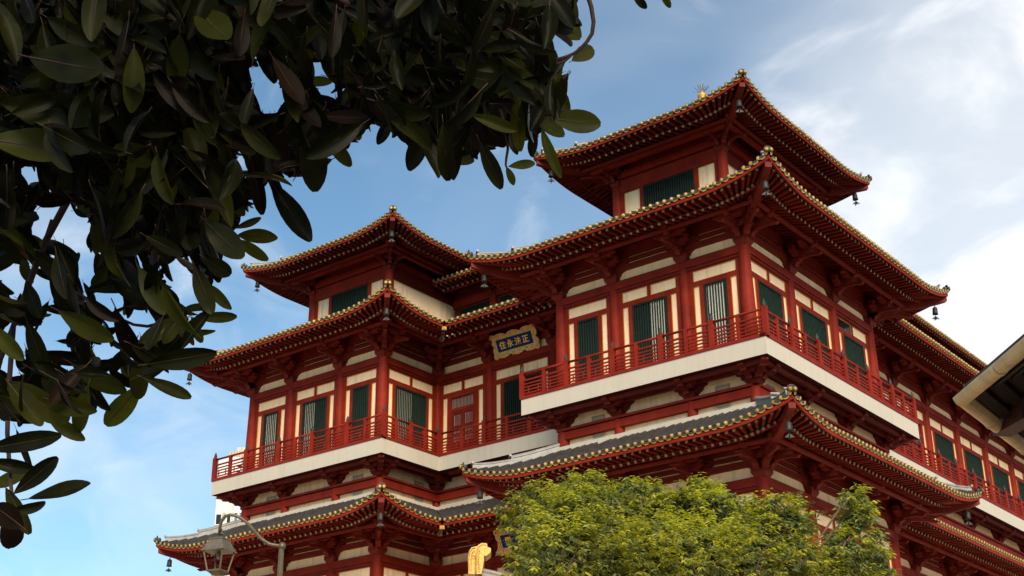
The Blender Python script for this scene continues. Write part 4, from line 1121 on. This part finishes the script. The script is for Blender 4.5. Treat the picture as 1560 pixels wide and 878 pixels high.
clumps += [(788, 762, 11, 0), (806, 752, 9, 0.3), (822, 744, 10, 0), (868, 736, 10, 0), (898, 728, 10, 0.2), (912, 744, 9, 0), (952, 742, 10, 0.4), (972, 740, 9, 0), (1003, 750, 10, 0.2), (1030, 752, 9, 0), (1062, 737, 8, 0.3), (1084, 742, 8, 0), (1098, 752, 9, 0), (1122, 768, 11, 0),
           (1150, 766, 10, 0.3), (1180, 764, 10, 0), (1214, 766, 9, 0.2), (1292, 756, 8, 0), (1316, 752, 7, 0.2), (1322, 780, 10, 0), (1334, 818, 10, 0.2), (1340, 846, 10, 0), (778, 800, 9, 0.3), (772, 780, 9, 0)]
leaf = [MB(), MB(), MB()]
def leaflet(b, p, dirv, L, W_, nrm):
    s_ = dirv.cross(nrm)
    if s_.length < 1e-4: return
    s_.normalize(); dn = nrm * (-L * 0.10)
    m = p + dirv * (L * 0.5)
    b.add([tuple(p), tuple(m + s_ * W_ + dn * 0.4), tuple(p + dirv * L + dn * 2), tuple(m - s_ * W_ + dn * 0.4)], [(0, 1, 2), (0, 2, 3)], 0)
twigs = MB()
for (u, v, rpx, dd) in clumps:
    c = at(u, v, D + dd); rad = rpx * (D + dd) / FPX
    ns = int((34 if rpx > 14 else 7) + 600 * rad * rad)
    young = rng.random()
    for _ in range(ns):
        while True:
            q = Vector((rng.uniform(-1, 1), rng.uniform(-1, 1), rng.uniform(-1, 1)))
            if q.length < 1: break
        q = q.normalized() * (q.length ** 0.5) * (rng.uniform(0.7, 1.12) if rng.random() < 0.9 else rng.uniform(1.1, 1.4))
        p = c + Vector((q.x * rad * 1.15, q.y * rad * 1.3, q.z * rad))
        od = (q + Vector((0, 0, 0.25)) + Vector((rng.gauss(0, .4), rng.gauss(0, .4), rng.gauss(0, .25)))).normalized()
        twl = rng.uniform(0.10, 0.20)
        nl = rng.randint(6, 9)
        r_ = rng.random()
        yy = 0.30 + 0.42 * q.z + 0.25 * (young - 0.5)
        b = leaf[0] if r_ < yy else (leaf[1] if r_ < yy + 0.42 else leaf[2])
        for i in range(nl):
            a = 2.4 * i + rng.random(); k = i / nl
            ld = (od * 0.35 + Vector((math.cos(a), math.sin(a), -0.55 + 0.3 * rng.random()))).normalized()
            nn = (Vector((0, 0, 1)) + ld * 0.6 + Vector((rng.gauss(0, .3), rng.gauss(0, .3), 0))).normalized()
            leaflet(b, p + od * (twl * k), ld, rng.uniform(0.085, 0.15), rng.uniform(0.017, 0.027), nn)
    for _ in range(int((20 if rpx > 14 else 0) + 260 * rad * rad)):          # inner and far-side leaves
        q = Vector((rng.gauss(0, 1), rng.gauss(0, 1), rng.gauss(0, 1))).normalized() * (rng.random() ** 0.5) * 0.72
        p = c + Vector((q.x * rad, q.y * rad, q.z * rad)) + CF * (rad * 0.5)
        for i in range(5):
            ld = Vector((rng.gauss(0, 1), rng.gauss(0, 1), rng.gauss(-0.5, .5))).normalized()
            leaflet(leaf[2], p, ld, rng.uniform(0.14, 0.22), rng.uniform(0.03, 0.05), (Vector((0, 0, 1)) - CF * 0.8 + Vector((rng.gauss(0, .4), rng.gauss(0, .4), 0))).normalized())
    for _ in range(max(2, int(rad * 9))):
        q = Vector((rng.uniform(-1, 1), rng.uniform(-1, 1), rng.uniform(-.6, 1))).normalized()
        twigs.tube([c - Vector((0, 0, rad * 0.9)), c + q * rad * 0.45, c + q * rad * 0.95], [0.02, 0.012, 0.004], 4)
for b, m in zip(leaf, (LF1, LF2, LF3)): tag(b.obj('foliage', m, tree), kind='stuff')
b = MB(); b.tube([(tz.x, tz.y, GZ), (tz.x + .1, tz.y, GZ + 1.2), (tz.x - .05, tz.y + .1, GZ + 2.6), tuple(tz + Vector((0, 0, -0.6)))], [0.26, 0.2, 0.17, 0.12], 12); b.obj('trunk', BARK, tree, None, True)
for (u, v, rpx, dd) in clumps[::2]:
    c = at(u, v, D + dd); s0 = tz + Vector((0, 0, -rng.uniform(0.4, 1.4)))
    mid = (s0 + c) / 2 + Vector((rng.uniform(-.2, .2), rng.uniform(-.2, .2), -0.15))
    b = MB(); b.tube([s0, mid, c], [0.06, 0.035, 0.012], 6); b.obj('limb', BARK, tree, None, True)
tag(twigs.obj('twig', BARK, tree), kind='stuff')

# ------------------------------------------------------------------ dark leafy tree close overhead
rng = random.Random(21)
tb = at(-500, 700, 4.2)
ftree = empty('overhanging_tree', (tb.x, tb.y, GZ), 'dark large-leaved tree branch overhanging the top left corner, close to the camera', 'tree')
def leaf_mesh(i, bend, fold, wide, tip):
    b = MB(); TS = [0, 0.1, 0.22, 0.36, 0.5, 0.63, 0.76, 0.87, 0.955, 1.0]; n = len(TS) - 1; rows = []
    pk = 0.52 + 0.1 * (tip - 1.15) / 0.2
    for t in TS:
        wd = wide * (max(0.0, math.sin(PI / 2 * t / pk)) ** 0.9 if t < pk else max(0.05, 1 - ((t - pk) / (1 - pk)) ** 2.2) ** 0.55)
        z = -bend * t * t; wav = 0.012 * math.sin(9 * t + i)
        rows.append([(-wd, t, z + fold * wd + wav), (-wd * 0.5, t, z + fold * wd * 0.35), (0, t, z - 0.006), (wd * 0.5, t, z + fold * wd * 0.35), (wd, t, z + fold * wd - wav)])
    v = [p for r_ in rows for p in r_]
    f = [(a * 5 + j, a * 5 + j + 1, a * 5 + 6 + j, a * 5 + 5 + j) for a in range(n) for j in range(4)]
    b.add(v, f, 0)
    b.tube([(0, -0.12, 0.01), (0, 0, -0.004), (0, 0.5, -0.006 - bend * .25), (0, 0.95, -bend * 0.9)], [0.010, 0.011, 0.007, 0.002], 4, 1)
    return b
LEAFS = {}
for mi, (m, nm) in enumerate(((LEAFD, 'd'), (LEAFB, 'b'), (LEAFY, 'y'))):
    for i, (bd, fo, wi, tp) in enumerate(((0.10, 0.3, 0.20, 1.25), (0.28, 0.5, 0.19, 1.35), (-0.06, 0.2, 0.22, 1.2), (0.18, 0.75, 0.18, 1.15))):
        LEAFS[(mi, i)] = leaf_mesh(i, bd, fo, wi, tp).mesh('leaf', [m, TWIG], True)
def leaf_matrix(pb, ptip, wpx_over_len, roll, view):
    y = ptip - pb; L = y.length; yn = y.normalized()
    z = (-view - yn * (-view).dot(yn)).normalized()
    x = yn.cross(z); M = frame(pb, x, yn, z) @ Matrix.Rotation(roll, 4, 'Y')
    return M @ Matrix.Diagonal((L * wpx_over_len, L, L, 1))
# the outermost leaves, from the outline in the picture: base, tip, width (pixels), depth, kind
OUT = [(850, 182, 914, 190, 38, 3.5, 2), (817, 200, 807, 241, 18, 3.6, 0), (828, 204, 848, 262, 18, 3.4, 0), (735, 225, 763, 287, 25, 3.5, 0), (676, 200, 683, 279, 34, 3.4, 0),
       (650, 195, 625, 252, 34, 3.6, 0), (594, 183, 577, 218, 18, 4.0, 0), (698, 210, 690, 272, 22, 3.8, 0), (497, 205, 535, 255, 26, 3.7, 2), (475, 195, 480, 292, 46, 3.3, 0), (690, 89, 741, 134, 16, 3.5, 2),
       (780, 253, 813, 249, 12, 3.5, 2), (773, 258, 783, 279, 14, 3.5, 2), (876, 90, 906, 72, 25, 3.8, 0), (966, -8, 984, 13, 16, 3.9, 0), (1006, -14, 1022, 12, 14, 3.9, 2), (768, 30, 828, 88, 28, 3.6, 2), (716, 25, 757, 122, 32, 3.4, 0),
       (746, 48, 798, 114, 28, 3.5, 1), (768, 8, 808, 30, 25, 3.7, 2), (830, 12, 882, 60, 42, 3.9, 0), (800, 105, 868, 166, 42, 3.7, 0), (815, 178, 858, 208, 28, 3.6, 0), (727, 178, 783, 197, 24, 3.5, 0), (788, 150, 795, 230, 28, 3.6, 0),
       (421, 290, 472, 371, 36, 3.5, 0), (362, 346, 399, 333, 14, 3.8, 2), (369, 359, 414, 360, 24, 3.7, 2), (367, 369, 410, 396, 20, 3.7, 2), (321, 345, 372, 395, 38, 3.5, 0), (316, 396, 353, 421, 28, 3.6, 0), (300, 415, 326, 478, 32, 3.5, 0),
       (305, 484, 363, 483, 20, 3.6, 2), (322, 438, 343, 466, 16, 3.8, 2), (258, 508, 317, 509, 13, 3.5, 0), (238, 553, 326, 540, 36, 3.3, 0), (294, 488, 307, 525, 16, 3.7, 2), (229, 580, 293, 606, 24, 3.5, 0), (208, 596, 160, 650, 40, 3.6, 0),
       (216, 550, 212, 606, 30, 3.5, 0), (132, 596, 115, 660, 32, 3.6, 0), (58, 757, 140, 740, 28, 3.4, 0), (-6, 682, 96, 664, 32, 3.5, 0), (30, 745, 88, 698, 34, 3.6, 0), (18, 777, 74, 773, 24, 3.5, 0), (14, 752, 48, 812, 28, 3.4, 0), (14, 778, 22, 843, 42, 3.3, 1),
       (28, 662, 50, 716, 12, 3.5, 0), (78, 638, 126, 670, 24, 3.6, 0), (-12, 704, 46, 716, 26, 3.6, 0), (-10, 330, 42, 388, 34, 3.5, 0), (36, 395, 40, 428, 24, 3.8, 0), (-20, 385, 32, 392, 34, 3.7, 0), (-16, 430, 14, 462, 24, 3.8, 0), (42, 436, 60, 486, 24, 3.8, 0),
       (-10, 600, 60, 622, 40, 3.4, 0), (20, 590, 110, 640, 44, 3.5, 0), (120, 560, 190, 600, 40, 3.6, 0), (60, 540, 140, 552, 26, 3.6, 1), (180, 480, 212, 560, 38, 3.5, 1), (100, 480, 170, 520, 40, 3.7, 0), (80, 430, 108, 480, 26, 3.9, 0), (150, 395, 180, 440, 38, 3.8, 0),
       (400, 240, 440, 330, 20, 3.6, 1), (385, 250, 400, 330, 26, 3.7, 1), (535, 180, 550, 215, 20, 3.6, 0), (560, 150, 600, 200, 24, 3.8, 1), (620, 130, 660, 215, 34, 3.7, 1), (700, 150, 735, 230, 36, 3.6, 1), (560, 80, 590, 180, 30, 3.7, 0), (380, 170, 440, 260, 50, 3.7, 1),
       (640, 60, 665, 150, 28, 3.6, 0), (455, 150, 520, 210, 40, 3.7, 0), (300, 300, 330, 345, 36, 3.6, 2), (275, 330, 330, 300, 30, 3.7, 2), (255, 450, 285, 520, 22, 3.7, 0), (240, 470, 268, 530, 26, 3.8, 0), (40, 720, -10, 740, 26, 3.7, 0), (30, 800, -8, 770, 40, 3.5, 1),
       (-12, 500, 30, 545, 30, 3.6, 0), (45, 500, 72, 570, 28, 3.7, 0), (150, 440, 250, 420, 30, 3.7, 0), (60, 90, 160, 110, 60, 3.2, 0), (20, 160, 150, 175, 60, 3.1, 0), (0, 215, 120, 235, 64, 3.2, 0)]
leaves = []
for (u0, v0, u1, v1, wp, dep, kd) in OUT:
    dp = dep * rng.uniform(0.95, 1.1)
    if kd == 0 and rng.random() < 0.42: kd = 2
    pb = at(u0, v0, dp); ptp = at(u1, v1, dp + rng.uniform(-0.05, 0.05))
    L = math.hypot(u1 - u0, v1 - v0); i = rng.randrange(3)
    pb = pb + (pb - ptp) * 0.18
    leaves.append((dp / L, (kd, i), leaf_matrix(pb, ptp, wp / L / 0.40 * 0.86 / 1.18, rng.gauss(0, 0.22), CF), True))
GAPS = [(45, 266, 15), (410, 150, 24), (398, 112, 12), (372, 255, 9), (484, 108, 12), (497, 140, 14), (85, 335, 22), (118, 348, 20), (62, 440, 18), (172, 452, 16), (196, 500, 12), (272, 415, 12), (282, 445, 14), (216, 490, 12), (66, 524, 15), (100, 545, 10), (330, 372, 8), (20, 425, 18), (22, 508, 16), (160, 535, 10), (90, 500, 16), (135, 410, 16), (65, 350, 16), (15, 560, 12), (835, 130, 0), (855, 70, 16), (165, 590, 14), (190, 610, 14)]
DENSE = [(-60, -60), (890, -60), (885, 45), (868, 110), (850, 190), (800, 222), (740, 240), (700, 258), (640, 232), (580, 190), (520, 240), (475, 270), (430, 272), (385, 310), (352, 390), (330, 460), (300, 530), (235, 580), (180, 615), (110, 640), (30, 650), (-60, 650)]
def inside(x, y, poly):
    r_ = False; j = len(poly) - 1
    for i in range(len(poly)):
        if (poly[i][1] > y) != (poly[j][1] > y) and x < (poly[j][0] - poly[i][0]) * (y - poly[i][1]) / (poly[j][1] - poly[i][1]) + poly[i][0]: r_ = not r_
        j = i
    return r_
def hits_gap(u0, v0, u1, v1, w_):
    for gx, gy, gr in GAPS:
        if gr == 0: continue
        dx, dy = u1 - u0, v1 - v0; t = max(0, min(1, ((gx - u0) * dx + (gy - v0) * dy) / (dx * dx + dy * dy)))
        if math.hypot(u0 + dx * t - gx, v0 + dy * t - gy) < gr * (1.0 if gx < 300 and gy > 300 else 0.8) + w_ * (0.36 if gx < 300 and gy > 300 else 0.25): return True
    return False
tries = 0; cnt = 0
while cnt < 5600 and tries < 300000:
    tries += 1
    u, v = rng.uniform(-80, 900), rng.uniform(-90, 640)
    ang = rng.gauss(1.15, 0.75) if rng.random() < 0.8 else rng.uniform(0, 2 * PI)
    dp = rng.uniform(3.3, 6.2); L = rng.uniform(0.085, 0.155) * FPX / dp * rng.uniform(0.8, 1.0)
    u1, v1 = u + L * math.cos(ang), v + L * math.sin(ang)
    if not (inside(u, v, DENSE) and inside(u1, v1, DENSE) and inside((u + u1) / 2 + 8, (v + v1) / 2 + 8, DENSE)): continue
    if u < 340 and v > 310 and rng.random() < 0.2: continue
    wr = rng.uniform(0.27, 0.38)
    if hits_gap(u, v, u1, v1, wr * L): continue
    r_ = rng.random(); kd = 1 if r_ < 0.15 else (2 if r_ < 0.27 else 0)
    leaves.append((dp / L * 1.02 + 0.002, (kd, rng.randrange(4)), leaf_matrix(at(u, v, dp), at(u1, v1, dp + rng.uniform(-0.12, 0.12)), wr / 0.40, rng.gauss(0, 0.75), CF), False)); cnt += 1
leaves.sort(key=lambda x: (not x[3], x[0]))
def join_leaves(items, nm):
    V = []; F = []; MI = []; base_ = 0
    mats = [LEAFD, LEAFB, LEAFY, TWIG]
    for key, M in items:
        v, f, mi = mesh_np(LEAFS[key]); A = np.array(M)
        V.append(v @ A[:3, :3].T + A[:3, 3]); F += [tuple(base_ + i for i in q) for q in f]; MI += [key[0] if i == 0 else 3 for i in mi]; base_ += len(v)
    me = bpy.data.meshes.new(nm); me.from_pydata(np.concatenate(V).tolist(), [], F)
    for m in mats: me.materials.append(m)
    me.polygons.foreach_set('material_index', MI); me.polygons.foreach_set('use_smooth', [True] * len(F))
    return tag(link(bpy.data.objects.new(nm, me), ftree, Matrix()), kind='stuff')
for s_, key, M, _ in leaves[:290]: inst('leaf', LEAFS[key], ftree, M)
rest = [(key, M) for s_, key, M, _ in leaves[290:]]
# rest of the crown, unseen above and left of view, added for shade
cnt = 0
while cnt < 2600:
    u, v = rng.uniform(-1500, 1150), rng.uniform(-1900, 900)
    if v > -60 and u > -90: continue
    if v > -60 and u > -90 - 0.2 * max(0, v): continue
    if v < -60 and u > 880 + rng.uniform(-60, 120): continue
    dp = rng.uniform(2.8, 7.5); L = rng.uniform(0.13, 0.2); a = rng.uniform(0, 2 * PI)
    pb = at(u, v, dp); dv = (CR * math.cos(a) + CU * math.sin(a) * 0.8 + CF * rng.gauss(0, .5) - Vector((0, 0, 0.4))).normalized()
    tp = pb + dv * L; q = pix(tp); q2 = pix(pb)
    if q[0] > -40 and q[1] > -40: continue
    rest.append(((0 if rng.random() < .8 else 1, rng.randrange(4)), leaf_matrix(pb, tp, 0.9, rng.uniform(-1.2, 1.2), CF))); cnt += 1
# unseen foliage block added behind the viewer to keep sun off the branch
cc = at(330, 230, 4.6) + tosun * 4.2
cnt = 0
while cnt < 1700:
    q = Vector((rng.gauss(0, 1), rng.gauss(0, 1), rng.gauss(0, 1))).normalized() * (rng.random() ** 0.4)
    pb = cc + Vector((q.x * 3.2, q.y * 3.2, q.z * 2.2))
    if (pb - CAM).length < 1.2: continue
    p1, p2 = pix(pb), pix(pb + Vector((0, 0, -0.3)))
    if p1[2] > -0.4 and p1[2] < 90 and -500 < p1[0] < 2100 and -500 < p1[1] < 1400: continue
    dv = Vector((rng.gauss(0, 1), rng.gauss(0, 1), rng.gauss(-0.4, .6))).normalized() * rng.uniform(0.18, 0.28)
    rest.append(((0, rng.randrange(4)), leaf_matrix(pb, pb + dv, 1.0, rng.uniform(-0.8, 0.8), -tosun))); cnt += 1
join_leaves(rest, 'foliage')
# boughs and twigs
def bough(pts, r0_, r1_, nm='bough', m=TWIG):
    P_ = [at(u, v, d_) for u, v, d_ in pts]; n = len(P_)
    # smooth by one Chaikin pass
    Q_ = [P_[0]]
    for a, b_2 in zip(P_, P_[1:]): Q_ += [a * 0.75 + b_2 * 0.25, a * 0.25 + b_2 * 0.75]
    Q_.append(P_[-1]); k = len(Q_)
    b = MB(); b.tube(Q_, [r0_ + (r1_ - r0_) * i / (k - 1) for i in range(k)], 7, 0); b.obj(nm, m, ftree, None, True)
bough([(-500, -700, 4.6), (-250, -500, 4.4), (60, -300, 4.3), (255, -20, 4.3), (225, 90, 4.2), (165, 230, 4.1), (80, 335, 4.0), (20, 500, 3.9), (-20, 600, 3.9)], 0.026, 0.005)
bough([(60, -300, 4.3), (300, -120, 4.2), (430, 20, 4.1), (330, 60, 4.1), (240, 80, 4.1)], 0.03, 0.006)
bough([(300, -120, 4.2), (520, 10, 4.0), (620, 14, 3.9), (720, 10, 3.9)], 0.018, 0.004)
bough([(600, -80, 4.0), (880, -40, 3.8), (899, 0, 3.8), (906, 45, 3.8), (890, 70, 3.8), (870, 85, 3.8), (840, 92, 3.8), (800, 95, 3.8)], 0.008, 0.003, 'twig')
bough([(870, 85, 3.8), (858, 96, 3.8), (845, 97, 3.8), (830, 100, 3.8)], 0.004, 0.002, 'twig')
bough([(80, 335, 4.0), (60, 390, 4.0), (100, 420, 3.9), (130, 470, 3.9)], 0.007, 0.002, 'twig')
bough([(60, 15, 3.8), (95, 60, 3.8), (130, 85, 3.8), (190, 115, 3.8)], 0.006, 0.003, 'twig')
bough([(20, 500, 3.9), (10, 640, 3.7), (15, 720, 3.6), (20, 775, 3.5)], 0.008, 0.004, 'twig')
bough([(760, 160, 3.7), (775, 220, 3.6), (770, 250, 3.5), (772, 256, 3.5)], 0.005, 0.002, 'twig')
bough([(255, 490, 3.8), (215, 500, 3.8), (170, 480, 3.8), (110, 440, 3.9)], 0.005, 0.003, 'twig')
tp_ = at(-500, -700, 4.6)
b = MB(); b.tube([(tb.x, tb.y, GZ), (tb.x + 0.1, tb.y, GZ + 1.5), (tb.x - 0.1, tb.y + 0.1, GZ + 3.0), tuple(tp_)], [0.24, 0.19, 0.15, 0.06], 12); b.obj('trunk', BARK, ftree, None, True)
